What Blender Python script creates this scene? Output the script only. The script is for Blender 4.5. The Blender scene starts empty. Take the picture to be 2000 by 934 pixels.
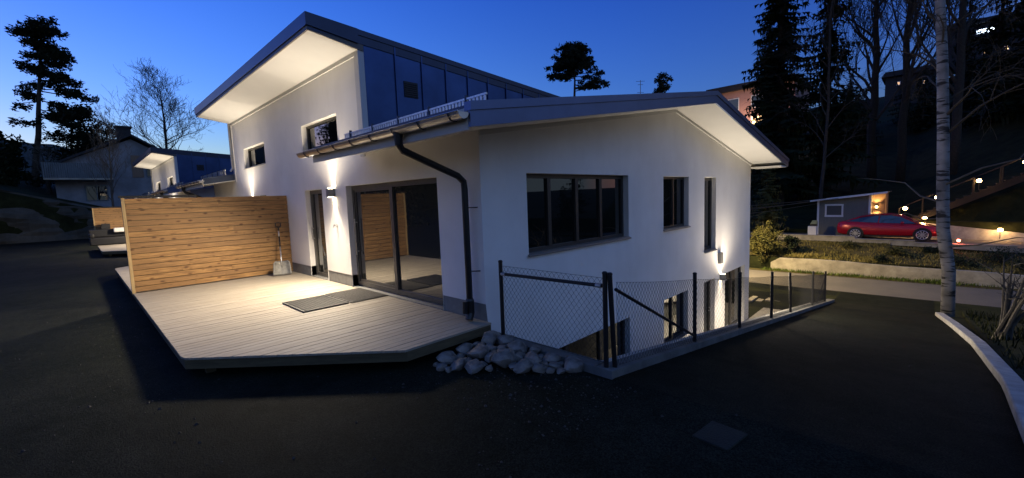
import bpy, bmesh, math, random
from mathutils import Vector, Matrix, noise
S = bpy.context.scene
COL = S.collection
rad = math.radians

# ------------------------------------------------------------------ camera
cam = bpy.data.cameras.new('camera'); camo = bpy.data.objects.new('camera', cam); COL.objects.link(camo)
_r = Vector((0.7155484795728799, 0.6975782952940688, -0.037079580843921996))
_u = Vector((-0.04032003425896341, 0.09423348404521927, 0.9947333036156251))
_f = Vector((-0.6973985002982842, 0.7102848530127335, -0.09555500699797802))
M4 = Matrix((( _r.x, _u.x, -_f.x, 4.4454), (_r.y, _u.y, -_f.y, -3.9502), (_r.z, _u.z, -_f.z, 1.7318), (0, 0, 0, 1)))
camo.matrix_world = M4
cam.sensor_width = 36; cam.lens = 834.125 / 2000 * 36
cam.clip_start = .05; cam.clip_end = 1500
S.camera = camo

# ------------------------------------------------------------------ dusk sky
EXPO = 3.0
SUN_EL, SUN_AZ = 1.0, 245.0          # sun gone down to the far left of the picture
W = bpy.data.worlds.new('World'); S.world = W; W.use_nodes = True
nt = W.node_tree; bg = nt.nodes['Background']
sky = nt.nodes.new('ShaderNodeTexSky'); sky.sky_type = 'NISHITA'; sky.sun_disc = False
sky.sun_elevation = rad(SUN_EL); sky.sun_rotation = rad(SUN_AZ)
sky.ozone_density = 4; sky.dust_density = .3; sky.air_density = 1
tint = nt.nodes.new('ShaderNodeMix'); tint.data_type = 'RGBA'; tint.blend_type = 'MULTIPLY'
tint.inputs[0].default_value = 1; tint.inputs[7].default_value = (.315, .43, .90, 1)
nt.links.new(sky.outputs[0], tint.inputs[6])
# sky multiplier by direction: the unseen side behind the viewer is raised as fill light
tcw = nt.nodes.new('ShaderNodeTexCoord'); dt = nt.nodes.new('ShaderNodeVectorMath'); dt.operation = 'DOT_PRODUCT'; dt.inputs[1].default_value = (-.96, .28, -.02)
nt.links.new(tcw.outputs['Generated'], dt.inputs[0])
arch = nt.nodes.new('ShaderNodeValToRGB'); mr = nt.nodes.new('ShaderNodeMapRange'); mr.inputs[1].default_value = -1; mr.inputs[2].default_value = 1
nt.links.new(dt.outputs['Value'], mr.inputs[0]); nt.links.new(mr.outputs[0], arch.inputs[0])
ae = arch.color_ramp.elements; ae[0].position = .30; ae[0].color = (5.6, 2.4, 1.1, 1); ae[1].position = .97; ae[1].color = (1.15, 1.12, 1.05, 1)
q = ae.new(.62); q.color = (.72, .62, .64, 1); q = ae.new(.84); q.color = (.92, .94, .98, 1)
twi = nt.nodes.new('ShaderNodeMix'); twi.data_type = 'RGBA'; twi.blend_type = 'MULTIPLY'; twi.inputs[0].default_value = 1
nt.links.new(tint.outputs[2], twi.inputs[6]); nt.links.new(arch.outputs[0], twi.inputs[7])
# pale haze band low over the horizon
sx = nt.nodes.new('ShaderNodeSeparateXYZ'); nt.links.new(tcw.outputs['Generated'], sx.inputs[0])
hz = nt.nodes.new('ShaderNodeValToRGB'); nt.links.new(sx.outputs[2], hz.inputs[0])
he = hz.color_ramp.elements; he[0].position = .08; he[0].color = (1., .62, .30, 1); he[1].position = .42; he[1].color = (.42, .42, .42, 1); hq = he.new(.2); hq.color = (.75, .55, .40, 1)
def mrange(src, a, b):
    n = nt.nodes.new('ShaderNodeMapRange'); n.inputs[1].default_value = a; n.inputs[2].default_value = b; n.inputs[3].default_value = 1; n.inputs[4].default_value = 0
    nt.links.new(src, n.inputs[0]); return n.outputs[0]
nf = nt.nodes.new('ShaderNodeMath'); nf.operation = 'MULTIPLY'     # the night side has no yellow band at its foot
nt.links.new(mrange(mr.outputs[0], .34, .58), nf.inputs[0]); nt.links.new(mrange(sx.outputs[2], .10, .42), nf.inputs[1])
nm_ = nt.nodes.new('ShaderNodeMix'); nm_.data_type = 'RGBA'; nm_.inputs[7].default_value = (.055, .115, .30, 1)
nt.links.new(nf.outputs[0], nm_.inputs[0]); nt.links.new(twi.outputs[2], nm_.inputs[6])
hm = nt.nodes.new('ShaderNodeMix'); hm.data_type = 'RGBA'; hm.blend_type = 'MULTIPLY'; hm.inputs[0].default_value = 1
nt.links.new(nm_.outputs[2], hm.inputs[6]); nt.links.new(hz.outputs[0], hm.inputs[7])
hs = nt.nodes.new('ShaderNodeVectorMath'); hs.operation = 'SCALE'; hs.inputs['Scale'].default_value = 2.0
nt.links.new(hm.outputs[2], hs.inputs[0]); nt.links.new(hs.outputs[0], bg.inputs[0])
bg.inputs[1].default_value = .15
sl = bpy.data.lights.new('sun', 'SUN'); sl.energy = .004; sl.angle = rad(40); sl.color = (.75, .85, 1)
so = bpy.data.objects.new('sun', sl); COL.objects.link(so); so.rotation_euler = (rad(60), 0, rad(-120)); so.location = (0, 0, 40)
S.view_settings.view_transform = 'Standard'; S.view_settings.look = 'None'
S.view_settings.gamma = 1; S.view_settings.exposure = EXPO; S.view_settings.use_curve_mapping = False
S.cycles.use_denoising = True
S.cycles.max_bounces = 6; S.cycles.diffuse_bounces = 4; S.cycles.glossy_bounces = 4
S.cycles.caustics_reflective = False; S.cycles.caustics_refractive = False

# ------------------------------------------------------------------ helpers
class MB:
    def __init__(s): s.v = []; s.f = []; s.c = []
    def quad(s, *p):
        n = len(s.v); s.v += [tuple(q) for q in p]; s.f.append(tuple(range(n, n + len(p))))
    def hexa(s, p, c=None):
        n = len(s.v); s.v += [tuple(q) for q in p]
        for a in ((3, 2, 1, 0), (4, 5, 6, 7), (0, 1, 5, 4), (1, 2, 6, 5), (2, 3, 7, 6), (3, 0, 4, 7)):
            s.f.append(tuple(n + i for i in a))
        if c is not None:
            while len(s.c) < n: s.c.append(.5)
            s.c += [c] * 8
    def box(s, x0, y0, z0, x1, y1, z1, c=None):
        s.hexa([(x0, y0, z0), (x1, y0, z0), (x1, y1, z0), (x0, y1, z0), (x0, y0, z1), (x1, y0, z1), (x1, y1, z1), (x0, y1, z1)], c)
    def tube(s, pts, rads, n=8, cap=True):
        pts = [Vector(p) for p in pts]
        if not hasattr(rads, '__len__'): rads = [rads] * len(pts)
        base = len(s.v); prev = None
        for i, p in enumerate(pts):
            t = (pts[min(i + 1, len(pts) - 1)] - pts[max(i - 1, 0)])
            t = t.normalized() if t.length > 1e-9 else Vector((0, 0, 1))
            if prev is None:
                a = t.orthogonal().normalized()
            else:
                a = prev - t * prev.dot(t)
                a = a.normalized() if a.length > 1e-6 else t.orthogonal().normalized()
            prev = a; b = t.cross(a)
            for k in range(n):
                q = 2 * math.pi * k / n
                s.v.append(tuple(p + (a * math.cos(q) + b * math.sin(q)) * rads[i]))
        for i in range(len(pts) - 1):
            for k in range(n):
                s.f.append((base + i * n + k, base + i * n + (k + 1) % n, base + (i + 1) * n + (k + 1) % n, base + (i + 1) * n + k))
        if cap:
            s.f.append(tuple(base + k for k in reversed(range(n))))
            s.f.append(tuple(base + (len(pts) - 1) * n + k for k in range(n)))
    def prism(s, poly, axis, a0, a1):
        """poly: 2D points; axis 'x' => poly in (y,z), 'y' => (x,z), 'z' => (x,y)"""
        def P(p, a):
            return {'x': (a, p[0], p[1]), 'y': (p[0], a, p[1]), 'z': (p[0], p[1], a)}[axis]
        n = len(s.v); k = len(poly)
        s.v += [P(p, a0) for p in poly] + [P(p, a1) for p in poly]
        s.f.append(tuple(n + i for i in reversed(range(k)))); s.f.append(tuple(n + k + i for i in range(k)))
        for i in range(k): s.f.append((n + i, n + (i + 1) % k, n + k + (i + 1) % k, n + k + i))
    def sphere(s, c, r, nu=12, nv=8, sc=(1, 1, 1)):
        n = len(s.v)
        for j in range(nv + 1):
            t = math.pi * j / nv
            for i in range(nu):
                q = 2 * math.pi * i / nu
                s.v.append((c[0] + r * sc[0] * math.sin(t) * math.cos(q), c[1] + r * sc[1] * math.sin(t) * math.sin(q), c[2] + r * sc[2] * math.cos(t)))
        for j in range(nv):
            for i in range(nu):
                s.f.append((n + j * nu + i, n + (j + 1) * nu + i, n + (j + 1) * nu + (i + 1) % nu, n + j * nu + (i + 1) % nu))
    def build(s, name, m, parent=None, off=None, smooth=False, bevel=0):
        if off is None and parent is not None:
            off = Vector((0, 0, 0)); p = parent
            while p is not None: off = off + p.location; p = p.parent
        off = off or Vector((0, 0, 0))
        me = bpy.data.meshes.new(name)
        me.from_pydata([(a - off[0], b - off[1], c - off[2]) for a, b, c in s.v], [], s.f)
        if s.c:
            while len(s.c) < len(s.v): s.c.append(.5)
            at = me.attributes.new('rnd', 'FLOAT', 'POINT'); at.data.foreach_set('value', s.c)
        me.materials.append(m)
        bm = bmesh.new(); bm.from_mesh(me); bmesh.ops.recalc_face_normals(bm, faces=bm.faces)
        bm.to_mesh(me); bm.free()
        if smooth:
            for p in me.polygons: p.use_smooth = True
        o = bpy.data.objects.new(name, me); COL.objects.link(o)
        if parent: o.parent = parent
        if bevel:
            b = o.modifiers.new('b', 'BEVEL'); b.width = bevel; b.segments = 2; b.limit_method = 'ANGLE'
        return o

def tag(o, label=None, cat=None, group=None, kind=None):
    if label: o['label'] = label
    if cat: o['category'] = cat
    if group: o['group'] = group
    if kind: o['kind'] = kind
    return o
def thing(name, loc, label, cat, group=None):
    o = bpy.data.objects.new(name, None); COL.objects.link(o); o.location = loc; o.empty_display_size = .2
    return tag(o, label, cat, group)
def copy_tree(o, parent=None):
    c = o.copy(); COL.objects.link(c)
    if parent is not None: c.parent = parent
    for ch in list(o.children): copy_tree(ch, c)
    return c

def new_mat(name):
    m = bpy.data.materials.new(name); m.use_nodes = True
    return m, m.node_tree, m.node_tree.nodes['Principled BSDF']
def N(nt, t, **kw):
    n = nt.nodes.new(t)
    for k, v in kw.items(): setattr(n, k, v)
    return n
def mat(name, col, rough=.6, metal=0., var=.0, scale=4., bump=0., bscale=None, stretch=None, ior=1.5, col2=None, spec=None, detail=6, lo=.35, hi=.65):
    m, nt, b = new_mat(name)
    b.inputs['Base Color'].default_value = (*col, 1); b.inputs['Roughness'].default_value = rough
    b.inputs['Metallic'].default_value = metal; b.inputs['IOR'].default_value = ior
    if spec is not None: b.inputs['Specular IOR Level'].default_value = spec
    tc = N(nt, 'ShaderNodeTexCoord'); src = tc.outputs['Object']
    if stretch:
        mp = N(nt, 'ShaderNodeMapping'); mp.inputs['Scale'].default_value = stretch
        nt.links.new(src, mp.inputs[0]); src = mp.outputs[0]
    if var or col2:
        n = N(nt, 'ShaderNodeTexNoise'); n.inputs['Scale'].default_value = scale; n.inputs['Detail'].default_value = detail
        n.inputs['Roughness'].default_value = .65
        nt.links.new(src, n.inputs['Vector'])
        r = N(nt, 'ShaderNodeValToRGB'); r.color_ramp.elements[0].position = lo; r.color_ramp.elements[1].position = hi
        c2 = col2 or tuple(min(1, c * (1 + var)) for c in col); c1 = col if col2 else tuple(c * (1 - var) for c in col)
        r.color_ramp.elements[0].color = (*c1, 1); r.color_ramp.elements[1].color = (*c2, 1)
        nt.links.new(n.outputs[0], r.inputs[0]); nt.links.new(r.outputs[0], b.inputs['Base Color'])
    if bump:
        n2 = N(nt, 'ShaderNodeTexNoise'); n2.inputs['Scale'].default_value = bscale or scale * 6; n2.inputs['Detail'].default_value = 5
        nt.links.new(src, n2.inputs['Vector'])
        bp = N(nt, 'ShaderNodeBump'); bp.inputs['Strength'].default_value = bump; bp.inputs['Distance'].default_value = .02
        nt.links.new(n2.outputs[0], bp.inputs['Height']); nt.links.new(bp.outputs[0], b.inputs['Normal'])
    return m
def emit(name, col, st):
    m, nt, b = new_mat(name)
    b.inputs['Base Color'].default_value = (*col, 1)
    b.inputs['Emission Color'].default_value = (*col, 1); b.inputs['Emission Strength'].default_value = st
    return m

def board_mat(name, c1, c2, c3, axis, knots=True, rough=.65, sc=1.):
    """sawn boards: every board its own tone, grain along `axis`, dark knots"""
    m, nt, b = new_mat(name); b.inputs['Roughness'].default_value = rough
    tc = N(nt, 'ShaderNodeTexCoord'); at = N(nt, 'ShaderNodeAttribute', attribute_name='rnd')
    # move each board to its own bit of the pattern
    cmb = N(nt, 'ShaderNodeCombineXYZ')
    mul = N(nt, 'ShaderNodeMath', operation='MULTIPLY'); mul.inputs[1].default_value = 57.
    nt.links.new(at.outputs['Fac'], mul.inputs[0])
    for i in range(3): nt.links.new(mul.outputs[0], cmb.inputs[i])
    add = N(nt, 'ShaderNodeVectorMath', operation='ADD')
    nt.links.new(tc.outputs['Object'], add.inputs[0]); nt.links.new(cmb.outputs[0], add.inputs[1])
    def mapped(s):
        mp = N(nt, 'ShaderNodeMapping'); mp.inputs['Scale'].default_value = s
        nt.links.new(add.outputs[0], mp.inputs[0]); return mp.outputs[0]
    g = [20 * sc] * 3; g['xyz'.index(axis)] = 1.3 * sc
    n = N(nt, 'ShaderNodeTexNoise'); n.inputs['Scale'].default_value = 2.; n.inputs['Detail'].default_value = 8; n.inputs['Roughness'].default_value = .62
    n.inputs['Distortion'].default_value = .6
    nt.links.new(mapped(tuple(g)), n.inputs['Vector'])
    r = N(nt, 'ShaderNodeValToRGB'); e = r.color_ramp.elements
    e[0].position = .30; e[0].color = (*c1, 1); e[1].position = .66; e[1].color = (*c2, 1)
    nt.links.new(n.outputs[0], r.inputs[0])
    mx = N(nt, 'ShaderNodeMix', data_type='RGBA'); mx.inputs[7].default_value = (*c3, 1)
    nt.links.new(r.outputs[0], mx.inputs[6])
    fr = N(nt, 'ShaderNodeMapRange'); fr.inputs[3].default_value = 0; fr.inputs[4].default_value = .75
    nt.links.new(at.outputs['Fac'], fr.inputs[0]); nt.links.new(fr.outputs[0], mx.inputs[0])
    out = mx.outputs[2]
    if knots:
        k = [9. * sc] * 3; k['xyz'.index(axis)] = 4.2 * sc
        v = N(nt, 'ShaderNodeTexVoronoi'); v.inputs['Scale'].default_value = 1.
        nt.links.new(mapped(tuple(k)), v.inputs['Vector'])
        kr = N(nt, 'ShaderNodeValToRGB'); kr.color_ramp.elements[0].position = .09; kr.color_ramp.elements[1].position = .25
        kr.color_ramp.elements[0].color = (.26, .17, .1, 1); kr.color_ramp.elements[1].color = (1, 1, 1, 1)
        nt.links.new(v.outputs['Distance'], kr.inputs[0])
        m2 = N(nt, 'ShaderNodeMix', data_type='RGBA', blend_type='MULTIPLY'); m2.inputs[0].default_value = .85
        nt.links.new(out, m2.inputs[6]); nt.links.new(kr.outputs[0], m2.inputs[7]); out = m2.outputs[2]
    nt.links.new(out, b.inputs['Base Color'])
    bp = N(nt, 'ShaderNodeBump'); bp.inputs['Strength'].default_value = .25; bp.inputs['Distance'].default_value = .01
    nt.links.new(n.outputs[0], bp.inputs['Height']); nt.links.new(bp.outputs[0], b.inputs['Normal'])
    return m

MAT = dict(
    render=mat('white_render', (.77, .755, .735), .85, var=.045, scale=1.3, bump=.12, bscale=90, lo=.3, hi=.7),
    soffit=mat('white_soffit', (.55, .55, .545), .7, var=.02, scale=2),
    plinth=mat('grey_plinth', (.20, .20, .19), .85, var=.15, scale=6, bump=.2, bscale=60),
    metal=mat('dark_sheet_metal', (.03, .062, .17), .34, .8, var=.18, scale=1.1, bump=.03, bscale=3),
    seam=mat('dark_seam', (.02, .022, .03), .5, .5),
    fascia=mat('grey_fascia_metal', (.085, .12, .23), .36, .65, var=.08, scale=2),
    flash=mat('dark_flashing', (.028, .04, .075), .35, .6, var=.1, scale=2),
    trim=mat('brown_grey_trim', (.11, .10, .095), .5, .2),
    zinc=mat('zinc_gutter', (.42, .41, .40), .32, .8, var=.15, scale=5),
    black=mat('black_coated_metal', (.012, .012, .013), .35, .0, var=.3, scale=8),
    blackpost=mat('black_fence_paint', (.010, .010, .011), .45),
    frame=mat('dark_window_frame', (.035, .034, .032), .4, var=.1, scale=8),
    framegrey=mat('grey_door_frame', (.075, .07, .062), .42, var=.1, scale=8),
    sill=mat('grey_sill', (.22, .22, .22), .45, .5),
    galv=mat('galvanised_steel', (.55, .55, .55), .35, .8, var=.2, scale=20),
    alu=mat('worn_aluminium', (.20, .195, .18), .6, .5, var=.25, scale=18, bump=.1, bscale=30),
    deckfascia=mat('deck_edge_board', (.085, .068, .034), .7, var=.3, scale=3, stretch=(1, 1, 8)),
    rubber=mat('black_rubber', (.018, .018, .018), .7, var=.3, scale=30),
    concrete=mat('pale_concrete', (.36, .35, .32), .9, var=.22, scale=3.5, bump=.25, bscale=40),
    oldconc=mat('weathered_concrete', (.34, .31, .24), .92, var=.28, scale=2.2, bump=.4, bscale=18),
    road=mat('old_grey_road', (.12, .112, .10), .9, col2=(.15, .138, .12), scale=.7, bump=.5, bscale=110, spec=.2),
    soil=mat('dark_soil_and_turf', (.012, .015, .006), .95, col2=(.03, .034, .013), scale=1.2, bump=1., bscale=14, spec=.1),
    bank=mat('dry_turf', (.05, .042, .018), .95, col2=(.09, .078, .03), scale=1.6, bump=1., bscale=16, spec=.1),
    paver=mat('terrace_concrete', (.32, .31, .28), .9, var=.2, scale=2.5, bump=.3, bscale=50),
    bark=mat('dark_bark', (.028, .024, .018), .95, var=.35, scale=9, bump=.6, bscale=30),
    pinebark=mat('pine_bark', (.045, .034, .022), .95, var=.35, scale=9, bump=.6, bscale=30),
    twig=mat('bare_twigs', (.035, .029, .022), .9, var=.3, scale=3),
    paletwig=mat('pale_twigs', (.085, .075, .058), .9, var=.3, scale=3),
    needle=mat('spruce_needles', (.010, .017, .008), .8, col2=(.024, .036, .014), scale=1.2, spec=.15),
    needlep=mat('pine_needles', (.010, .015, .010), .8, col2=(.02, .028, .014), scale=1.2, spec=.15),
    leafy=mat('olive_shrub_leaves', (.045, .05, .012), .75, col2=(.12, .105, .03), scale=1.8, spec=.2),
    darkleaf=mat('dark_shrub_leaves', (.012, .018, .008), .75, col2=(.03, .04, .015), scale=1.8, spec=.2),
    rock=mat('field_stone', (.05, .047, .043), .9, col2=(.27, .245, .215), scale=4.5, bump=.6, bscale=22),
    cliff=mat('blasted_rock', (.03, .029, .02), .95, col2=(.10, .092, .07), scale=.45, bump=.9, bscale=3.2),
    oldwall=mat('stained_plaster', (.16, .165, .17), .9, col2=(.27, .28, .29), scale=.6, bump=.2, bscale=20),
    oldwood=mat('grey_boarding', (.13, .15, .15), .9, var=.3, scale=2, stretch=(8, 8, .6)),
    oldroof=mat('old_roof_tiles', (.022, .022, .024), .8, var=.3, scale=4, bump=.5, bscale=16),
    white=mat('white_paint', (.72, .71, .69), .55, var=.04, scale=6),
    shedwall=mat('grey_green_boarding', (.15, .15, .13), .7, var=.12, scale=2, stretch=(14, 14, .6)),
    brownwall=mat('brown_boarding', (.20, .13, .08), .65, var=.15, scale=2, stretch=(14, 14, .6)),
    shedroof=mat('felt_roof', (.06, .055, .05), .85, var=.2, scale=5),
    carpaint=mat('red_car_paint', (.50, .012, .024), .25, .15, ior=1.6),
    tyre=mat('tyre', (.012, .012, .012), .8),
    plastic=mat('black_plastic', (.012, .012, .013), .4),
    pink=mat('salmon_plaster', (.42, .24, .20), .9, var=.08, scale=1),
    step=mat('weathered_steps', (.012, .0095, .0075), .85, var=.25, scale=4),
    wire=mat('cable', (.10, .085, .06), .6),
    whitefab=mat('white_cushion', (.6, .6, .58), .9),
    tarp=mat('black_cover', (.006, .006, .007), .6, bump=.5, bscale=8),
)
MAT['fenceboards'] = board_mat('treated_pine_boards', (.13, .062, .020), (.44, .24, .080), (.22, .118, .045), 'y')
MAT['deckboards'] = board_mat('weathered_deck_boards', (.22, .19, .145), (.40, .355, .285), (.29, .255, .195), 'y', knots=False, rough=.75)
MAT['edgewood'] = mat('pine_post', (.42, .29, .13), .7, var=.2, scale=3, stretch=(8, 8, 1))
def asphalt_mat():
    m, nt, b = new_mat('black_asphalt'); b.inputs['Specular IOR Level'].default_value = .06; b.inputs['Roughness'].default_value = .85
    tc = N(nt, 'ShaderNodeTexCoord')
    def nz(sc, d, r=.6):
        n = N(nt, 'ShaderNodeTexNoise'); n.inputs['Scale'].default_value = sc; n.inputs['Detail'].default_value = d; n.inputs['Roughness'].default_value = r
        nt.links.new(tc.outputs['Object'], n.inputs[0]); return n
    big, mid, fine = nz(.45, 7, .7), nz(3.2, 8, .75), nz(85, 3, .6)
    r = N(nt, 'ShaderNodeValToRGB'); e = r.color_ramp.elements
    e[0].position = .36; e[0].color = (.0035, .0055, .0030, 1); e[1].position = .70; e[1].color = (.020, .022, .016, 1)
    ad = N(nt, 'ShaderNodeMath', operation='MULTIPLY_ADD'); ad.inputs[1].default_value = .45; nt.links.new(mid.outputs[0], ad.inputs[0])
    sc = N(nt, 'ShaderNodeMath', operation='MULTIPLY'); sc.inputs[1].default_value = .55; nt.links.new(big.outputs[0], sc.inputs[0]); nt.links.new(sc.outputs[0], ad.inputs[2])
    nt.links.new(ad.outputs[0], r.inputs[0])
    g = N(nt, 'ShaderNodeValToRGB'); g.color_ramp.elements[0].position = .40; g.color_ramp.elements[0].color = (.45, .45, .45, 1); g.color_ramp.elements[1].position = .68; g.color_ramp.elements[1].color = (2.4, 2.4, 2.3, 1)
    nt.links.new(fine.outputs[0], g.inputs[0])
    mx = N(nt, 'ShaderNodeMix', data_type='RGBA', blend_type='MULTIPLY'); mx.inputs[0].default_value = 1
    nt.links.new(r.outputs[0], mx.inputs[6]); nt.links.new(g.outputs[0], mx.inputs[7]); nt.links.new(mx.outputs[2], b.inputs['Base Color'])
    bp = N(nt, 'ShaderNodeBump'); bp.inputs['Strength'].default_value = .8; bp.inputs['Distance'].default_value = .012
    h = N(nt, 'ShaderNodeMath', operation='ADD'); nt.links.new(fine.outputs[0], h.inputs[0]); nt.links.new(mid.outputs[0], h.inputs[1])
    nt.links.new(h.outputs[0], bp.inputs['Height']); nt.links.new(bp.outputs[0], b.inputs['Normal'])
    return m
MAT['asphalt'] = asphalt_mat()
def render_mat():
    m, nt, b = new_mat('white_render'); b.inputs['Roughness'].default_value = .88; b.inputs['Specular IOR Level'].default_value = .25
    tc = N(nt, 'ShaderNodeTexCoord')
    def nz(s, sc, d, r=.6):
        mp = N(nt, 'ShaderNodeMapping'); mp.inputs['Scale'].default_value = s; nt.links.new(tc.outputs['Object'], mp.inputs[0])
        n = N(nt, 'ShaderNodeTexNoise'); n.inputs['Scale'].default_value = sc; n.inputs['Detail'].default_value = d; n.inputs['Roughness'].default_value = r
        nt.links.new(mp.outputs[0], n.inputs[0]); return n
    a, st, fine = nz((1, 1, 1), .9, 6), nz((2.2, 2.2, .5), 1.2, 5), nz((1, 1, 1), 140, 3)
    r = N(nt, 'ShaderNodeValToRGB'); e = r.color_ramp.elements; e[0].position = .28; e[0].color = (.70, .685, .665, 1); e[1].position = .68; e[1].color = (.79, .78, .765, 1)
    nt.links.new(a.outputs[0], r.inputs[0])
    r2 = N(nt, 'ShaderNodeValToRGB'); e = r2.color_ramp.elements; e[0].position = .30; e[0].color = (.88, .875, .865, 1); e[1].position = .55
    nt.links.new(st.outputs[0], r2.inputs[0])
    mx = N(nt, 'ShaderNodeMix', data_type='RGBA', blend_type='MULTIPLY'); mx.inputs[0].default_value = .3
    nt.links.new(r.outputs[0], mx.inputs[6]); nt.links.new(r2.outputs[0], mx.inputs[7]); nt.links.new(mx.outputs[2], b.inputs['Base Color'])
    bp = N(nt, 'ShaderNodeBump'); bp.inputs['Strength'].default_value = .35; bp.inputs['Distance'].default_value = .004
    nt.links.new(fine.outputs[0], bp.inputs['Height'])
    b2 = N(nt, 'ShaderNodeBump'); b2.inputs['Strength'].default_value = .25; b2.inputs['Distance'].default_value = .02
    nt.links.new(a.outputs[0], b2.inputs['Height']); nt.links.new(b2.outputs[0], bp.inputs['Normal']); nt.links.new(bp.outputs[0], b.inputs['Normal'])
    return m
MAT['render'] = render_mat()
def birch_mat():
    m, nt, b = new_mat('birch_bark'); b.inputs['Roughness'].default_value = .8
    tc = N(nt, 'ShaderNodeTexCoord')
    def nz(s, sc, d=5):
        mp = N(nt, 'ShaderNodeMapping'); mp.inputs['Scale'].default_value = s; nt.links.new(tc.outputs['Object'], mp.inputs[0])
        n = N(nt, 'ShaderNodeTexNoise'); n.inputs['Scale'].default_value = sc; n.inputs['Detail'].default_value = d; nt.links.new(mp.outputs[0], n.inputs[0]); return n
    a = nz((1.3, 1.3, 7.), 1.5); c = nz((1, 1, 1), 2.2)
    r = N(nt, 'ShaderNodeValToRGB'); e = r.color_ramp.elements
    e[0].position = .40; e[0].color = (.022, .02, .018, 1); e[1].position = .47; e[1].color = (.23, .225, .22, 1)
    nt.links.new(a.outputs[0], r.inputs[0])
    r2 = N(nt, 'ShaderNodeValToRGB'); r2.color_ramp.elements[0].position = .36; r2.color_ramp.elements[1].position = .6
    r2.color_ramp.elements[0].color = (.5, .48, .46, 1)
    nt.links.new(c.outputs[0], r2.inputs[0])
    mx = N(nt, 'ShaderNodeMix', data_type='RGBA', blend_type='MULTIPLY'); mx.inputs[0].default_value = 1
    nt.links.new(r.outputs[0], mx.inputs[6]); nt.links.new(r2.outputs[0], mx.inputs[7]); nt.links.new(mx.outputs[2], b.inputs['Base Color'])
    bp = N(nt, 'ShaderNodeBump'); bp.inputs['Strength'].default_value = .5; bp.inputs['Distance'].default_value = .02
    nt.links.new(a.outputs[0], bp.inputs['Height']); nt.links.new(bp.outputs[0], b.inputs['Normal'])
    return m
MAT['birch'] = birch_mat()
def glass_mat(name, tintc, ior):
    m, nt, b = new_mat(name)
    b.inputs['Base Color'].default_value = (*tintc, 1); b.inputs['Roughness'].default_value = .015
    b.inputs['IOR'].default_value = ior
    tc = N(nt, 'ShaderNodeTexCoord'); n = N(nt, 'ShaderNodeTexNoise'); n.inputs['Scale'].default_value = 1.4
    nt.links.new(tc.outputs['Object'], n.inputs[0])
    bp = N(nt, 'ShaderNodeBump'); bp.inputs['Strength'].default_value = .06; bp.inputs['Distance'].default_value = .01
    nt.links.new(n.outputs[0], bp.inputs['Height']); nt.links.new(bp.outputs[0], b.inputs['Normal'])
    return m
MAT['glass'] = glass_mat('dark_window_glass', (.006, .007, .007), 2.1)
MAT['doorglass'] = glass_mat('coated_door_glass', (.030, .030, .027), 2.2)
WARM = (1., .84, .63)
MAT['lens'] = emit('lamp_lens', (1., .82, .55), 14)
MAT['flame'] = emit('lantern_glow', (1., .55, .2), 9)

# ------------------------------------------------------------------ terrain
def smooth(a, b, t):
    t = max(0., min(1., (t - a) / (b - a))); return t * t * (3 - 2 * t)
def gz(x, y):
    # far side of the road
    if y > 22.06:
        z = -1.95
        if y < 27.2: z = -1.95 + smooth(22.05, 26.6, y) * (.2 if x > 3 else .35) - (.18 * smooth(3, 8, x))
        elif y < 31.1: z = -1.42 - .02 * max(0, x)
        else:
            f = 1 - .9 * smooth(.22, .42, (x - 4.4) / (y + 4))     # the hill dies away to the right, outside the picture
            z = -1.2 + f * (max(0, x - 3.2) * .5 * smooth(31, 33, y) * smooth(40, 12, x) + (y - 31) * .255)
            z = min(z, 19.5 + .02 * (y - 90) + max(0, min(30, x - 4)) * .25)
            if x < -12: z -= (y - 31) * .255 * .18 * smooth(-12, -30, x)
            if x > 3.2: z = max(z, -.55)
        return z
    if x < -15.85:
        z = -.27 - max(0., min(2.3, (y - 2) * .15))
    elif x < 1.955 and y > .035:
        z = -2.82 + .22 * smooth(14.5, 17, y)
    else:
        z = -.27 - max(0., min(2.33, y * .148))
    if x > 5.35 and y < 16.5: z += .06 + min(1.3, (x - 5.35) * .14) * smooth(16.5, 11, y)
    if x < -44.4:
        z = 1.55 + max(0., min(2.6, (-1. - y) * .31)) + (-44.4 - x) * .12
    if y < -24: z += min(5., (-24 - y) * .16)
    return z
def lin(a, b, n): return [a + (b - a) * i / n for i in range(n + 1)]
def grid_sheet(name, xs, ys, m, dz=0., jit=0., inside=None):
    mb = MB(); idx = {}
    for j, y in enumerate(ys):
        for i, x in enumerate(xs):
            z = gz(x, y) + dz
            if jit: z += jit * noise.noise(Vector((x * .5, y * .5, 1.3)))
            mb.v.append((x, y, z))
    n = len(xs)
    for j in range(len(ys) - 1):
        for i in range(n - 1):
            if inside and not inside((xs[i] + xs[i + 1]) / 2, (ys[j] + ys[j + 1]) / 2): continue
            mb.f.append((j * n + i, j * n + i + 1, (j + 1) * n + i + 1, (j + 1) * n + i))
    used = sorted({i for f in mb.f for i in f}); mp = {o: k for k, o in enumerate(used)}
    mb.v = [mb.v[i] for i in used]; mb.f = [tuple(mp[i] for i in f) for f in mb.f]
    o = mb.build(name, m, smooth=False)
    return tag(o, kind='structure')
xs = sorted(set([-420, -300, -200, -150, -120, -100, -85] + lin(-75, -46, 20) + [-44.45, -44.38] + lin(-44, -16, 14) + [-15.9, -15.8] + lin(-15, 1, 16) + [1.95, 1.96] + lin(2.2, 4.8, 6) + [4.9, 5.34, 5.36] + lin(5.6, 20, 24) + lin(22, 60, 16) + [80, 110, 160, 240, 400]))
ys = sorted(set([-300, -180, -110, -80, -60, -50, -40, -32] + lin(-26, 0, 20) + [.03, .04] + lin(.5, 15.5, 15) + lin(16, 22, 8) + [22.05, 22.07] + lin(22.5, 27.15, 8) + [27.19, 27.21] + lin(28, 31, 3) + [31.09, 31.11] + lin(31.6, 45, 16) + lin(48, 110, 20) + [130, 160, 220, 320, 450]))
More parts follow.
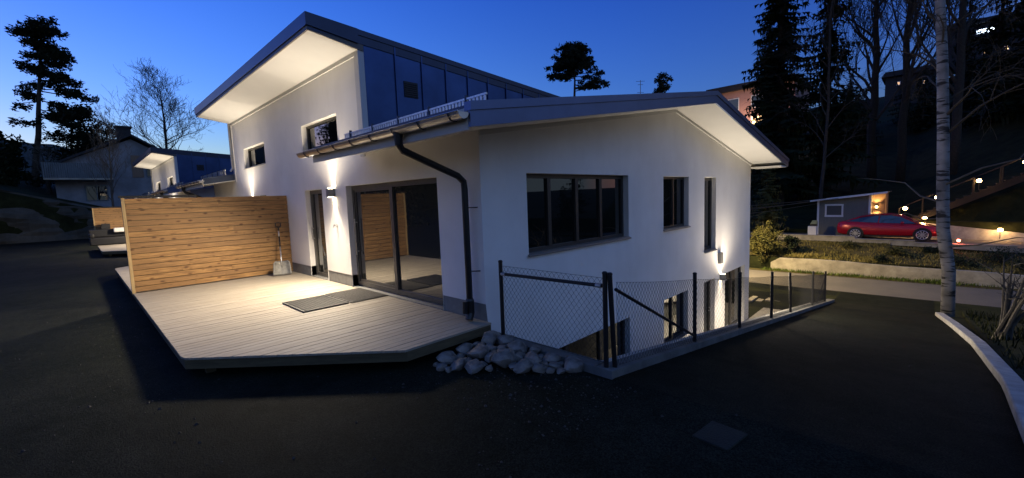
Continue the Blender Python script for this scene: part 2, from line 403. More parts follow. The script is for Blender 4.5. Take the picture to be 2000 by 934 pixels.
grid_sheet('ground', xs, ys, MAT['soil'])
def kerb_x(y):
    P = [(-7, 4.55), (-4, 4.86), (-1.5, 5.02), (1.3, 5.09), (4., 5.19), (8., 5.13), (11.5, 4.93), (14.7, 4.70)]
    if y <= P[0][0]: return P[0][1]
    for (a, b), (c, d_) in zip(P, P[1:]):
        if y <= c: return b + (d_ - b) * (y - a) / (c - a)
    return P[-1][1]
# asphalt of the courtyard and the drive down to the road: one sheet
def asphalt():
    mb = MB()
    yl = [y for y in ys if -26 <= y <= 17.8] + [17.75]
    yl = sorted(set(yl))
    cx = [-44.35] + lin(-43, -16, 9) + [-15.9] + lin(-15, 1, 8) + [1.97, 3.0, 4.0]
    rows = []
    for y in yl:
        row = []
        for x in cx + [kerb_x(y) - .02]:
            row.append(len(mb.v)); mb.v.append((x, y, gz(x, y) + .006 if x > 1.96 or y < .03 else -3.4))
        rows.append(row)
    k0 = cx.index(1.97)
    for a, b, y in zip(rows, rows[1:], yl):
        for i in range(len(cx)):
            if y >= .029 and i < k0: continue
            mb.f.append((a[i], a[i + 1], b[i + 1], b[i]))
    return tag(mb.build('driveway', MAT['asphalt']), kind='structure')
asphalt()
grid_sheet('road', lin(-60, 60, 40), [17.75, 18.5, 19.5, 20.5, 21.25], MAT['road'], .009)
grid_sheet('parking_area', lin(-15, 1.9, 12), [14.2, 15, 16, 17, 17.74], MAT['asphalt'], .006)
grid_sheet('terrace', [0.02, .5, 1, 1.5, 1.85], [.3] + lin(1, 14, 13) + [14.2], MAT['paver'], .006)
grid_sheet('parking_pad', lin(-6, 16, 22), [27.35, 28, 29, 30, 31], MAT['road'], .006)

# ------------------------------------------------------------------ the house
XL, XR, XW, XC, DY = -12.47, -3.29, -15.76, -7.88, 12.37
ZS = 4.55                                   # soffit of the tall block at the front wall
def sof(y):  return 2.67 + .162 * y if y < 6.3 else 3.69 - .18 * (y - 6.3)
def rtop(y): return 4.965 - .063 * (y + .92)
def mx(x): return 2 * XC - x
PA = lambda u, v, dd: (u, dd, v)            # front wall, outward -y
PB = lambda u, v, dd: (-dd, u, v)           # gable wall, outward +x
PL = lambda u, v, dd: (XW + dd, u, v)
PBK = lambda u, v, dd: (u, DY - dd, v)
def wall(mb, P, breaks, top, bot, holes, depth=.2):
    us = sorted(set(list(breaks) + [h[0] for h in holes] + [h[1] for h in holes]))
    for a, b in zip(us, us[1:]):
        segs = sorted([(h[2], h[3]) for h in holes if h[0] <= a + 1e-6 and h[1] >= b - 1e-6])
        e = 1e-5; lo = (bot(a + e), bot(b - e)); T = (top(a + e), top(b - e))
        cur = lo
        for s0, s1 in segs:
            if s0 > max(cur) + 1e-6: mb.quad(P(a, cur[0], 0), P(b, cur[1], 0), P(b, s0, 0), P(a, s0, 0))
            cur = (s1, s1)
        mb.quad(P(a, cur[0], 0), P(b, cur[1], 0), P(b, T[1], 0), P(a, T[0], 0))
    for u0, u1, v0, v1 in holes:
        for q in (((u0, v0), (u1, v0)), ((u1, v0), (u1, v1)), ((u1, v1), (u0, v1)), ((u0, v1), (u0, v0))):
            mb.quad(P(*q[0], 0), P(*q[1], 0), P(*q[1], depth), P(*q[0], depth))
def pbox(mb, P, u0, u1, v0, v1, d0, d1):
    mb.hexa([P(u0, v0, d0), P(u1, v0, d0), P(u1, v0, d1), P(u0, v0, d1), P(u0, v1, d0), P(u1, v1, d0), P(u1, v1, d1), P(u0, v1, d1)])
def window(root, P, h, mull=(), name='window', d0=.12, fw=.055, fm='frame', gm='glass', sill=True, handle=None, trans=(), sashes=()):
    u0, u1, v0, v1 = h; F = MB(); e = .001
    pbox(F, P, u0 + e, u1 - e, v0 + e, v0 + fw, d0, d0 + .07); pbox(F, P, u0 + e, u1 - e, v1 - fw, v1 - e, d0, d0 + .07)
    edges = [u0] + list(mull) + [u1]
    for u in (u0 + e, u1 - e - fw): pbox(F, P, u, u + fw, v0 + fw, v1 - fw, d0, d0 + .07)
    for u in mull: pbox(F, P, u - fw * .6, u + fw * .6, v0 + fw, v1 - fw, d0 - .006, d0 + .07)
    for (a, b, v) in trans: pbox(F, P, a, b, v - .03, v + .03, d0 + .004, d0 + .066)
    for (a, b) in sashes:   # inner sash frame
        s = .045
        pbox(F, P, a, b, v0 + fw, v0 + fw + s, d0 + .02, d0 + .06); pbox(F, P, a, b, v1 - fw - s, v1 - fw, d0 + .02, d0 + .06)
        pbox(F, P, a, a + s, v0 + fw + s, v1 - fw - s, d0 + .02, d0 + .06); pbox(F, P, b - s, b, v0 + fw + s, v1 - fw - s, d0 + .02, d0 + .06)
    fr = F.build('frame', MAT[fm])
    g = MB()
    if mull:
        for a, b in zip(edges, edges[1:]): pbox(g, P, a + .02, b - .02, v0 + .02, v1 - .02, d0 + .035, d0 + .055)
    else: pbox(g, P, u0 + .02, u1 - .02, v0 + .02, v1 - .02, d0 + .035, d0 + .055)
    back = MB(); pbox(back, P, u0 + .003, u1 - .003, v0 + .003, v1 - .003, d0 + .075, d0 + .1)   # black slab standing in for the unlit room
    # the thing's own mesh is the frame: rename and hang pane / sill below it
    fr.name = name; fr.data.name = name; fr.parent = root
    loc = root.location
    for v in fr.data.vertices: v.co = v.co - loc
    g.build('pane', MAT[gm], fr, off=loc)
    back.build('dark_room_slab', MAT['tarp'], fr, off=loc)
    if sill:
        s = MB(); q = [P(u0 - .03, v0 - .012, -.045), P(u1 + .03, v0 - .012, -.045), P(u1 + .03, v0 + .012, d0), P(u0 - .03, v0 + .012, d0)]
        s.hexa([P(u0 - .03, v0 - .035, -.045), P(u1 + .03, v0 - .035, -.045), P(u1 + .03, v0 - .008, -.003), P(u0 - .03, v0 - .008, -.003),
                P(u0 - .03, v0 - .020, -.045), P(u1 + .03, v0 - .020, -.045), P(u1 + .03, v0 + .004, -.003), P(u0 - .03, v0 + .004, -.003)])
        pbox(s, P, u0 + .003, u1 - .003, v0 + .002, v0 + .008, -.002, d0)
        s.build('sill', MAT['sill'], fr, off=loc)
    if handle:
        hd = MB(); hu, hv, ln = handle
        pbox(hd, P, hu - .012, hu + .012, hv - ln / 2, hv + ln / 2, d0 - .05, d0 - .028)
        for s in (-1, 1): pbox(hd, P, hu - .01, hu + .01, hv + s * ln * .4 - .01, hv + s * ln * .4 + .01, d0 - .03, d0 + .01)
        hd.build('handle', MAT['galv'], fr, off=loc)
    return fr

def make_house():
    root = thing('white_house', (XC, DY / 2, -2.82), 'nearest large white house with tall mono-pitch middle, dark metal cladding and lit soffits', 'house', 'white houses in a row')
    A = [(-4.166, -1.012, 0, 2.1), (-6.40, -5.385, 0, 2.093), (-6.304, -4.363, 3.016, 3.603), (-11.216, -9.148, 2.983, 3.585)]
    A += [(mx(-1.012), mx(-4.166), 0, 2.1), (mx(-5.385), mx(-6.40), 0, 2.093)]
    B = [(.94, 4.04, .841, 2.105), (5.65, 7.11, .848, 2.105), (8.18, 9.065, .033, 2.105), (5.66, 7.08, -2.02, -.83), (.94, 4.04, -2.02, -.86),
         (8.18, 9.03, -2.80, -.825), (9.9, 11.86, -2.80, -.825)]
    w = MB()
    low = [h for h in A if h[2] == 0]
    wall(w, PA, [XW, XL, XR, 0], lambda u: (ZS if XL < u < XR else 2.68), lambda u: (0. if any(h[0] < u < h[1] for h in low) else .245), A)
    # close the zero-height strips under door heads
    wall(w, PB, [0, .3, 6.3, DY], lambda u: sof(u) + .01, lambda u: (.245 if u < .0001 else -2.82), B)
    wall(w, PL, [0, 6.3, DY], lambda u: sof(u) + .01, lambda u: -2.82, [])
    wall(w, PBK, [XW, XL, XR, 0], lambda u: (4.1 if XL < u < XR else 2.6), lambda u: -2.82, [])
    # side cheeks of the tall block above the wings
    for x in (XL, XR):
        w.quad((x, 0, 2.6), (x, DY, 2.6), (x, DY, rtop(DY) - .05), (x, 0, rtop(0) - .05))
    o = w.build('wall', MAT['render'], root)
    p = MB()
    xsn = sorted([XW, 0.] + [h[0] for h in low] + [h[1] for h in low])
    for a, b in zip(xsn, xsn[1:]):
        if any(h[0] <= a + 1e-6 and h[1] >= b - 1e-6 for h in low):
            p.box(a, .012, -.35, b, .21, -.004)
        else:
            p.box(a + (.004 if a == XW else 0), .012, -.35, b - (.004 if b == 0 else 0), .22, .2445)
    for h in low: p.box(h[0] + .002, .0, .0015, h[1] - .002, .119, .011)
    p.box(-.02, .223, -2.8, -.012, .3, .2)
    p.build('plinth', MAT['plinth'], root)
    # ---- lower gabled roof, one per wing
    for sgn in (1, -1):
        X = (lambda x: x) if sgn == 1 else mx
        xa, xb = sorted((X(XR - .004), X(.943))); xo = X(.943)
        prof = [(-.92, sof(-.92) + .02), (6.3, 3.71), (13.12, sof(13.12) + .02), (13.12, sof(13.12) + .22), (6.3, 3.91), (-.92, sof(-.92) + .22)]
        r = MB(); r.prism(prof, 'x', *sorted((X(XR), X(.905))))
        ro = r.build('roof', MAT['flash'], root)
        f = MB()      # gable fascia: board with a raised flashing along its top
        for (y0, y1) in ((-.94, 6.3), (6.3, 13.14)):
            f.prism([(y0, sof(y0) - .02), (y1, sof(y1) - .02 if y1 < 6.4 else sof(y1) - .02), (y1, sof(y1) + .19), (y0, (3.69 if y0 == 6.3 else sof(y0)) + .19)] if False else
                    [(y0, (3.69 if y0 == 6.3 else sof(y0)) - .02), (y1, (3.69 if y1 == 6.3 else sof(y1)) - .02), (y1, (3.69 if y1 == 6.3 else sof(y1)) + .15), (y0, (3.69 if y0 == 6.3 else sof(y0)) + .15)],
                    'x', *sorted((X(.907), X(.943))))
        f.build('fascia', MAT['fascia'], ro)
        f = MB()
        for (y0, y1) in ((-.95, 6.3), (6.3, 13.15)):
            s0 = 3.69 if y0 == 6.3 else sof(y0); s1 = 3.69 if y1 == 6.3 else sof(y1)
            f.prism([(y0, s0 + .15), (y1, s1 + .15), (y1, s1 + .245), (y0, s0 + .245)], 'x', *sorted((X(.86), X(.968))))
        f.build('verge_flashing', MAT['fascia'], ro)
        s = MB()      # soffit under the gable overhang and under the eaves
        for (y0, y1) in ((-.9, 6.3), (6.3, 13.1)):
            s0 = 3.69 if y0 == 6.3 else sof(y0); s1 = 3.69 if y1 == 6.3 else sof(y1)
            s.prism([(y0, s0), (y1, s1), (y1, s1 + .018), (y0, s0 + .018)], 'x', *sorted((X(.002), X(.906))))
        s.prism([(-.9, sof(-.9)), (-.002, sof(-.002)), (-.002, sof(-.002) + .018), (-.9, sof(-.9) + .018)], 'x', *sorted((X(XR), X(.001))))
        # white moulding where the wall meets the overhang
        for (y0, y1) in ((.0, 6.3), (6.3, DY)):
            s0 = 3.69 if y0 == 6.3 else sof(y0); s1 = 3.69 if y1 == 6.3 else sof(y1)
            s.prism([(y0, s0 - .07), (y1, s1 - .07), (y1, s1 - .001), (y0, s0 - .001)], 'x', *sorted((X(.001), X(.03))))
        # boxed far eave
        s.box(*[min(X(.003), X(.90))], DY + .003, sof(13.05) - .05, max(X(.003), X(.90)), 13.1, sof(13.05) - .002)
        s.build('soffit', MAT['soffit'], ro)
        e = MB(); e.box(min(X(XR - .01), X(.90)), -.945, 2.47, max(X(XR - .01), X(.90)), -.921, 2.70); e.build('eave_board', MAT['soffit'], ro)
        # half-round gutter with brackets
        g = MB(); xs_ = lin(X(-3.64), X(.93), 14); n0 = len(g.v); K = 8
        for x in xs_:
            for k in range(K + 1):
                q = math.pi * k / K
                for rr in (.072, .066): g.v.append((x, -1.02 + rr * math.cos(q), 2.645 - rr * math.sin(q)))
        st = 2 * (K + 1)
        for i in range(len(xs_) - 1):
            for k in range(K):
                for t in (0, 1):
                    a = n0 + i * st + 2 * k + t; g.f.append((a, a + 2, a + 2 + st, a + st))
            for k in (0, K):
                a = n0 + i * st + 2 * k; g.f.append((a, a + 1, a + 1 + st, a + st))
        for x in (X(-3.64), X(.93)):
            g.f.append(tuple(range(len(g.v), len(g.v) + K + 1)))
            g.v += [(x, -1.02 + .07 * math.cos(math.pi * k / K), 2.645 - .07 * math.sin(math.pi * k / K)) for k in range(K + 1)]
        g.tube([(X(-3.64), -1.094, 2.648), (X(.93), -1.094, 2.648)], .010, 6)
        go = g.build('gutter', MAT['zinc'], root)
        for k in range(8):
            x = X(-3.3 + k * .58); bk = MB()
            bk.tube([(x, -.95, 2.66)] + [(x, -1.02 + .08 * math.cos(math.pi * t / 6), 2.645 - .08 * math.sin(math.pi * t / 6)) for t in range(7)], .007, 5)
            bk.build('bracket', MAT['flash'], go)
        # downpipe
        dp = MB(); x0 = X(-.36); x1 = X(-.2)
        dp.tube([(x0, -1.02, 2.60), (x0, -1.02, 2.45), (x0 * .98 + x1 * .02, -.97, 2.38), (x1 * .9 + x0 * .1, -.22, 2.06), (x1, -.135, 1.98), (x1, -.125, 1.88), (x1, -.125, .32)], [.062, .05, .046, .046, .046, .046, .046], 12)
        dp.tube([(x1, -.125, .33), (x1, -.125, .30), (x1, -.125, .12), (x1 + .02, -.17, .03)], [.05, .062, .062, .055], 12)
        dp.tube([(x1 - .0, -.205, .30), (x1, -.215, .13)], [.045, .04], 8)
        for z in (1.62, .72): dp.tube([(x1, -.125, z), (x1 + sgn * .12, -.002, z)], .008, 6)
        dp.build('downpipe', MAT['black'], root, smooth=False)
        # snow guard
        sg = MB(); xa, xb = X(-3.4), X(.52)
        yq = -.30; zq = sof(yq) + .22
        sg.box(min(xa, xb), yq - .012, zq + .16, max(xa, xb), yq + .012, zq + .185); sg.box(min(xa, xb), yq - .012, zq + .01, max(xa, xb), yq + .012, zq + .03)
        for k in range(56):
            x = xa + (xb - xa) * (k + .5) / 56; sg.box(x - .017, yq - .006, zq + .03, x + .017, yq + .006, zq + .16)
        sgo = sg.build('snow_guard', MAT['galv'], root)
        for k in range(5):
            x = X(-3.15 + k * .82); br = MB(); br.box(x - .012, yq - .02, zq - .03, x + .012, yq + .02, zq + .22)
            br.build('guard_bracket', MAT['flash'], sgo)
    # ---- tall roof
    r = MB(); r.prism([(-.90, rtop(-.90) - .26), (-.0, rtop(0) - .24), (DY + .5, rtop(DY + .5) - .2), (DY + .5, rtop(DY + .5)), (-.90, rtop(-.90))], 'x', XL - .09, XR + .088)
    tr = r.build('roof', MAT['flash'], root)
    f = MB(); f.box(XL - .095, -.935, 4.76, XR + .093, -.901, rtop(-.92) + .012)
    for xa, xb in ((XR + .089, XR + .115), (XL - .115, XL - .091)):
        f.prism([(-.935, 4.77), (-.01, 4.66), (-.01, rtop(0) + .012), (-.935, rtop(-.92) + .012)], 'x', xa, xb)
    for xa, xb in ((XR + .071, XR + .104), (XL - .104, XL - .071)):
        f.prism([(-.009, rtop(0) - .09), (DY + .52, rtop(DY + .52) - .09), (DY + .52, rtop(DY + .52) + .011), (-.009, rtop(0) + .011)], 'x', xa, xb)
    f.build('fascia', MAT['flash'], tr)
    f = MB(); f.box(XL - .085, -.915, 4.69, XR + .085, -.885, 4.758)
    for xa, xb in ((XR + .06, XR + .084), (XL - .084, XL - .06)):
        f.prism([(-.884, 4.69), (.09, 4.545), (.09, 4.66), (-.884, 4.758)], 'x', xa, xb)
    f.build('trim_board', MAT['trim'], tr)
    s = MB(); s.prism([(-.884, 4.70), (-.002, ZS + .002), (-.002, ZS + .022), (-.884, 4.72)], 'x', XL - .058, XR + .058)
    s.box(XL, -.028, ZS - .075, XR - .1, -.001, ZS + .0)
    s.build('soffit', MAT['soffit'], tr)
    # ---- metal cladding of the tall block's sides
    for X in ((lambda x: x), mx):
        c = MB(); x0, x1 = sorted((X(XR + .003), X(XR + .07)))
        c.prism([(.10, sof(.1) + .1), (6.3, 3.8), (DY - .1, sof(DY - .1) + .1), (DY - .1, rtop(DY - .1) - .102), (.10, rtop(.1) - .102)], 'x', x0, x1)
        sm = c; a, b = sorted((X(XR + .071), X(XR + .098)))
        y = .745
        while y < 12:
            sm.box(a, y - .013, max(sof(y) + .15, 2.7), b, y + .013, rtop(y) - .104); y += .617
        co = c.build('metal_cladding', MAT['metal'], root)
        v = MB(); a, b = sorted((X(XR + .071), X(XR + .085)))
        v.box(a, .92, 3.84, b, 1.24, 4.15)
        for k in range(7): v.box(min(a, X(XR + .1)), .94, 3.86 + k * .04, max(b, X(XR + .1)), 1.22, 3.872 + k * .04)
        v.build('vent', MAT['seam'], co)
        t = MB(); a, b = sorted((X(XR + .068), X(XR - .105)))
        t.box(a, -.02, 2.62, b, .098, ZS + .1); t.build('corner_board', MAT['soffit'], root)
    # left edge downpipe of the tall block
    for x in (XL + .05,):
        dp = MB(); dp.tube([(x - .09, -.05, 4.55), (x - .09, -.05, 3.1), (x - .09, -.12, 2.98)], .035, 8); dp.build('downpipe', MAT['zinc'], root)
    # ---- openings
    for h in ((-6.304, -4.363, 3.016, 3.603), (-11.216, -9.148, 2.983, 3.585)):
        window(root, PA, h, fw=.05)
    for h, m in (((-6.40, -5.385, 0.0, 2.093), 0), ((mx(-5.385), mx(-6.40), 0.0, 2.093), 1)):
        window(root, PA, (h[0], h[1], .012, h[3]), name='door', fw=.09, fm='framegrey', gm='doorglass', sill=False, handle=((h[0] + .06) if m == 0 else (h[1] - .06), 1.05, .3))
    for h, mu in (((-4.166, -1.012, 0, 2.1), -2.60), ((mx(-1.012), mx(-4.166), 0, 2.1), mx(-2.60))):
        a, b = (h[0] + .08, mu - .04) if mu == -2.60 else (mu + .04, h[1] - .08)
        window(root, PA, (h[0], h[1], .03, h[3]), (mu,), name='sliding_door', fw=.085, fm='framegrey', gm='doorglass', sill=False,
               handle=((a + .05) if mu == -2.60 else (b - .05), 1.05, .75), sashes=((a, b),))
    window(root, PB, B[0], (1.62, 2.40, 3.18), fw=.07)
    window(root, PB, B[1], (6.45,), fw=.06)
    window(root, PB, B[2], fw=.09)
    window(root, PB, B[3], (6.38,), fw=.055)
    window(root, PB, B[4], (2.0, 3.1), fw=.07)
    window(root, PB, B[5], name='door', fw=.10, fm='framegrey', sill=False, handle=(8.9, -1.75, .12))
    window(root, PB, B[6], name='glazed_door', fw=.07, fm='framegrey', sill=False, mull=(10.9,))
    # small wall fittings
    t = MB(); t.tube([(-4.71, .0, 1.28), (-4.71, -.07, 1.28), (-4.71, -.085, 1.24)], .014, 8); t.box(-4.74, -.075, 1.29, -4.68, -.05, 1.305); t.tube([(-4.71, -.055, 1.28), (-4.71, -.055, 1.30)], .01, 6)
    t.tube([(-4.71, -.002, 1.28), (-4.71, -.012, 1.28)], .03, 10)
    t.build('water_tap', MAT['galv'], root)
    b = MB(); b.box(.001, 9.27, -.44, .075, 9.5, -.12); b.box(.076, 9.29, -.42, .082, 9.48, -.14); b.build('meter_box', MAT['sill'], root)
    return root

def wall_lamp(P, u, v, label, group='up-and-down lamps on the house walls', pw=1.0, inner=62):
    loc = Vector(P(u, v, 0)); t = thing('wall_lamp', loc, label, 'wall lamp', group)
    b = MB(); pbox(b, P, u - .06, u + .06, v - .085, v + .085, -.15, -.012); pbox(b, P, u - .045, u + .045, v - .06, v + .06, -.013, -.001)
    b.build('housing', MAT['sill'], t)
    fl = MB(); pbox(fl, P, u - .075, u + .075, v - .095, v - .086, -.17, -.012); fl.build('visor', MAT['white'], t)
    for s in (1, -1):
        l = MB(); z0 = v + .086 if s > 0 else v - .0985
        pbox(l, P, u - .03, u + .03, z0, z0 + .003, -.125, -.035); l.build('lens', MAT['lens'], t)
        for nm, ang, en, bl, tl in (('beam', inner, (11. if s > 0 else 16.) * pw, .12, 0.), ('spill', 170, ((52. if pw == 1 else 85.) if s > 0 else 190.) * pw, .9, 4. if s > 0 else 42.)):
            L = bpy.data.lights.new('lamp_' + nm, 'SPOT'); L.energy = en; L.spot_size = rad(ang); L.spot_blend = bl; L.color = WARM; L.shadow_soft_size = .018 if nm == 'beam' else .22
            L.use_nodes = True; ln = L.node_tree; fo_ = ln.nodes.new('ShaderNodeLightFalloff'); fo_.inputs['Strength'].default_value = 1.
            fo_.inputs['Smooth'].default_value = .5 if nm == 'beam' else 2.5
            ln.links.new(fo_.outputs['Quadratic'], ln.nodes['Emission'].inputs['Strength'])
            lo = bpy.data.objects.new('lamp_' + nm, L); COL.objects.link(lo); lo.parent = t
            lo.location = Vector(P(u, v + s * .105, -.075 if nm == 'beam' else -.30)) - loc
            nrm = Vector(P(0, 0, -1)) - Vector(P(0, 0, 0)); dv = Vector((0, 0, s)) * math.cos(rad(tl)) + nrm * math.sin(rad(tl))
            lo.rotation_euler = dv.to_track_quat('-Z', 'Y').to_euler()
    return t
house = make_house()
lampA = wall_lamp(PA, -4.74, 1.99, 'glowing wall lamp between the glazed door and the sliding door')
lampB = wall_lamp(PA, mx(-4.74) + .3, 1.99, 'glowing wall lamp half hidden just above the wooden partition')
lampC = wall_lamp(PB, 9.47, -.86, 'bright wall lamp low on the gable wall behind the chain-link fence', pw=1.05, inner=78)

# ------------------------------------------------------------------ deck, partition, things on the deck
rnd = random.Random(4)
def make_deck(mirror, label):
    Xf = (lambda x: 2 * -7.73 - x) if mirror else (lambda x: x)
    root = thing('wooden_deck', (Xf(-4.), -1.5, -.27), label, 'deck', 'wooden decks in front of the white houses')
    m = MB(); x = -7.66; w = .116; g = .010
    while x < .07:
        def yf(xx): return -3.22 if xx < -1.78 else -3.22 + (xx + 1.78) / 1.92 * 1.87
        a, b = x, min(x + w, .10)
        ya, yb = yf(a), yf(b); yk = -.002
        z0, z1 = -.026 , 0. + rnd.uniform(-.0012, .0012)
        A, B = Xf(a), Xf(b)
        m.hexa([(A, ya, z0), (B, yb, z0), (B, yk, z0), (A, yk, z0), (A, ya, z1), (B, yb, z1), (B, yk, z1), (A, yk, z1)], rnd.random())
        x += w + g
    m.build('decking', MAT['deckboards'], root)
    f = MB()
    for (p, q) in (((-7.66, -3.20), (-1.79, -3.20)), ((-1.79, -3.20), (.10, -1.36)), ((.10, -1.36), (.10, -.01))):
        dx, dy = q[0] - p[0], q[1] - p[1]; L = math.hypot(dx, dy); nx, ny = -dy / L * .028, dx / L * .028
        c = [(Xf(p[0]), p[1]), (Xf(q[0]), q[1]), (Xf(q[0] + nx), q[1] + ny), (Xf(p[0] + nx), p[1] + ny)]
        f.hexa([(*k, -.145) for k in c] + [(*k, -.0275) for k in c])
    f.build('edge_board', MAT['deckfascia'], root)
    s = MB()
    for xx in (-7.2, -5.4, -3.6, -1.9): s.box(min(Xf(xx), Xf(xx + .1)), -3.0, -.30, max(Xf(xx), Xf(xx + .1)), -2.9, -.03)
    s.box(min(Xf(-7.5), Xf(-1.9)), -2.98, -.2, max(Xf(-7.5), Xf(-1.9)), -2.93, -.03)
    s.build('joist', MAT['deckfascia'], root)
    return root
deck1 = make_deck(False, 'angled pale wooden deck in front of the sliding door, brightly lit')
deck2 = make_deck(True, 'pale wooden deck beyond the tall wooden partition, mostly hidden by it')
def make_partition():
    root = thing('wooden_partition', (-7.73, -1.6, 0), 'tall screen of honey-coloured horizontal boards between two decks, nearest the camera', 'partition', 'board partitions dividing the decks')
    m = MB(); z = .012; n = 17; h = (2.02 - z) / n
    for side, (xa, xb) in enumerate(((-7.688, -7.665), (-7.795, -7.772))):
        for k in range(n):
            y = -3.18
            cuts = [-3.18] + sorted(rnd.uniform(-2.6, -.6) for _ in range(rnd.choice((0, 1)))) + [-.005]
            for a, b in zip(cuts, cuts[1:]):
                o = rnd.uniform(-.003, .003)
                m.box(xa + o, a + .0015, z + k * h + .007, xb + o, b - .0015, z + (k + 1) * h - .006, rnd.random())
    m.build('boards', MAT['fenceboards'], root)
    p = MB(); p.box(-7.80, -3.235, -.02, -7.66, -3.182, 2.03); p.build('end_post', MAT['edgewood'], root)
    c = MB(); c.box(-7.80, -3.18, .02, -7.66, -.006, .021); c.box(-7.77, -3.17, .03, -7.69, -.01, 2.015); c.build('studs', MAT['deckfascia'], root)
    c = MB(); c.box(-7.815, -3.27, 2.032, -7.70, -1.92, 2.078); c.build('cap', MAT['tarp'], root)
    return root
part1 = make_partition()
def make_shovel():
    t = thing('snow_shovel', (-7.42, -.33, 0), 'worn aluminium snow shovel with black D-grip leaning against the wooden partition', 'snow shovel')
    # blade: scoop facing the deck
    a = Vector((-7.16, -.42, .01)); up = Vector((-7.62 + 7.16, .13, 1.42)).normalized()
    side = Vector((.25, 1., 0)); side = (side - up * side.dot(up)).normalized(); nrm = side.cross(up).normalized()
    if nrm.x < 0: nrm = -nrm
    m = MB(); W_, H_ = .21, .36; nu, nv = 10, 8; idx = []
    for off in (0, -.006):
        for j in range(nv + 1):
            for i in range(nu + 1):
                s = -1 + 2 * i / nu; q = j / nv
                wd = W_ * (1 - .12 * q) if q < .85 else W_ * (.9 - .25 * (q - .85) / .15)
                curl = .06 * abs(s) ** 3 + .035 * (q ** 2)
                p = a + side * (s * wd) + up * (q * H_) + nrm * (curl + off + .004 * math.sin(s * 9))
                m.v.append(tuple(p))
    K = (nu + 1) * (nv + 1)
    for j in range(nv):
        for i in range(nu):
            q = j * (nu + 1) + i
            m.f.append((q, q + 1, q + nu + 2, q + nu + 1)); m.f.append((K + q, K + q + nu + 1, K + q + nu + 2, K + q + 1))
    rim = [i for i in range(nu + 1)] + [j * (nu + 1) + nu for j in range(1, nv + 1)] + [nv * (nu + 1) + i for i in range(nu - 1, -1, -1)] + [j * (nu + 1) for j in range(nv - 1, 0, -1)]
    for p, q in zip(rim, rim[1:] + rim[:1]): m.f.append((p, q, K + q, K + p))
    m.build('blade', MAT['alu'], t, smooth=True)
    top = a + up * 1.32
    h = MB(); h.tube([a + up * .22 + nrm * .03, a + up * .42 + nrm * .02, a + up * .75 + nrm * .01], .016, 10); h.tube([a + up * 1.0, a + up * 1.17], .0165, 10); h.build('handle', MAT['galv'], t, smooth=True)
    h = MB(); h.tube([a + up * .74 + nrm * .01, a + up * 1.01], .0185, 10); h.build('sleeve', MAT['black'], t, smooth=True)
    g = MB(); g.tube([top - up * .16, top - up * .07], .019, 10)
    g.tube([top - up * .08 + side * 0, top - up * .03 + side * .055, top + up * .05 + side * .06, top + up * .065, top + up * .05 - side * .06, top - up * .03 - side * .055, top - up * .08], .013, 8)
    g.build('grip', MAT['black'], t, smooth=True)
make_shovel()
def make_mat(x0, y0, x1, y1, label, grid):
    t = thing('door_mat', ((x0 + x1) / 2, (y0 + y1) / 2, 0), label, 'door mat')
    m = MB(); e = .03
    if grid:
        m.box(x0, y0, .003, x1, y0 + e, .024); m.box(x0, y1 - e, .003, x1, y1, .024); m.box(x0, y0 + e, .003, x0 + e, y1 - e, .024); m.box(x1 - e, y0 + e, .003, x1, y1 - e, .024)
        n = 26
        for k in range(1, n):
            x = x0 + e + (x1 - x0 - 2 * e) * k / n; m.box(x - .0075, y0 + e, .004, x + .0075, y1 - e, .0225)
        n = 12
        for k in range(1, n):
            y = y0 + e + (y1 - y0 - 2 * e) * k / n; m.box(x0 + e, y - .006, .0045, x1 - e, y + .006, .0215)
        m.build('grid', MAT['rubber'], t)
    else:
        m.box(x0, y0, .003, x1, y1, .016); m.build('edging', MAT['rubber'], t)
        m = MB(); m.box(x0 + .03, y0 + .03, .0165, x1 - .03, y1 - .03, .023); m.build('pile', mat('grey_coir', (.055, .052, .048), .95, var=.5, scale=40, bump=1., bscale=120), t)
make_mat(-3.78, -1.50, -2.76, -.74, 'black open-grid rubber mat lying on the deck, outer of two mats', True)
make_mat(-3.86, -.70, -2.72, .0, 'flat dark grey mat on the deck right at the sliding door threshold', False)

# second house of the row with its deck, partition and lamps
HX = -20.75
def shifted(o, label, loc=None):
    c = copy_tree(o); c.location = o.location + Vector((HX, 0, 0)); c['label'] = label; return c
shifted(house, 'second white house farther left in the row, its raised eave lit from below')
shifted(deck1, 'far pale deck patch beside the dark covered furniture')
shifted(part1, 'small distant wooden partition at far left, in front of the second house')
shifted(lampA, 'wall lamp of the second house, right of its partition')
shifted(lampB, 'wall lamp of the second house, left of its partition')

# ------------------------------------------------------------------ stones, kerbs, fences
def blob(c, r, sc, seed, rough=.28, nu=14, nv=9):
    m = MB(); rg = random.Random(seed); o = Vector((rg.uniform(0, 99), rg.uniform(0, 99), 0)); m.sphere((0, 0, 0), 1, nu, nv)
    rot = Matrix.Rotation(rg.uniform(0, 6.28), 3, 'Z') @ Matrix.Rotation(rg.uniform(-.4, .4), 3, 'X')
    cuts = [(Vector((rg.gauss(0, 1), rg.gauss(0, 1), rg.gauss(0, 1))).normalized(), rg.uniform(.55, .85)) for _ in range(11)]
    out = []
    for v in m.v:
        p = Vector(v); p *= 1 + rough * noise.noise(p * 1.1 + o) + .05 * noise.noise(p * 4 + o)
        for n, d in cuts:
            e = p.dot(n) - d
            if e > 0: p -= n * e
        p = rot @ Vector((p.x * sc[0], p.y * sc[1], p.z * sc[2])) * r
        out.append((p.x + c[0], p.y + c[1], p.z + c[2]))
    m.v = out; return m
rg = random.Random(11)
stones = []
def in_heap(x, y):
    return y < -.09 and y > -1.08 + max(0, x - .45) * .74 and .24 < x < 1.6
tries = 0
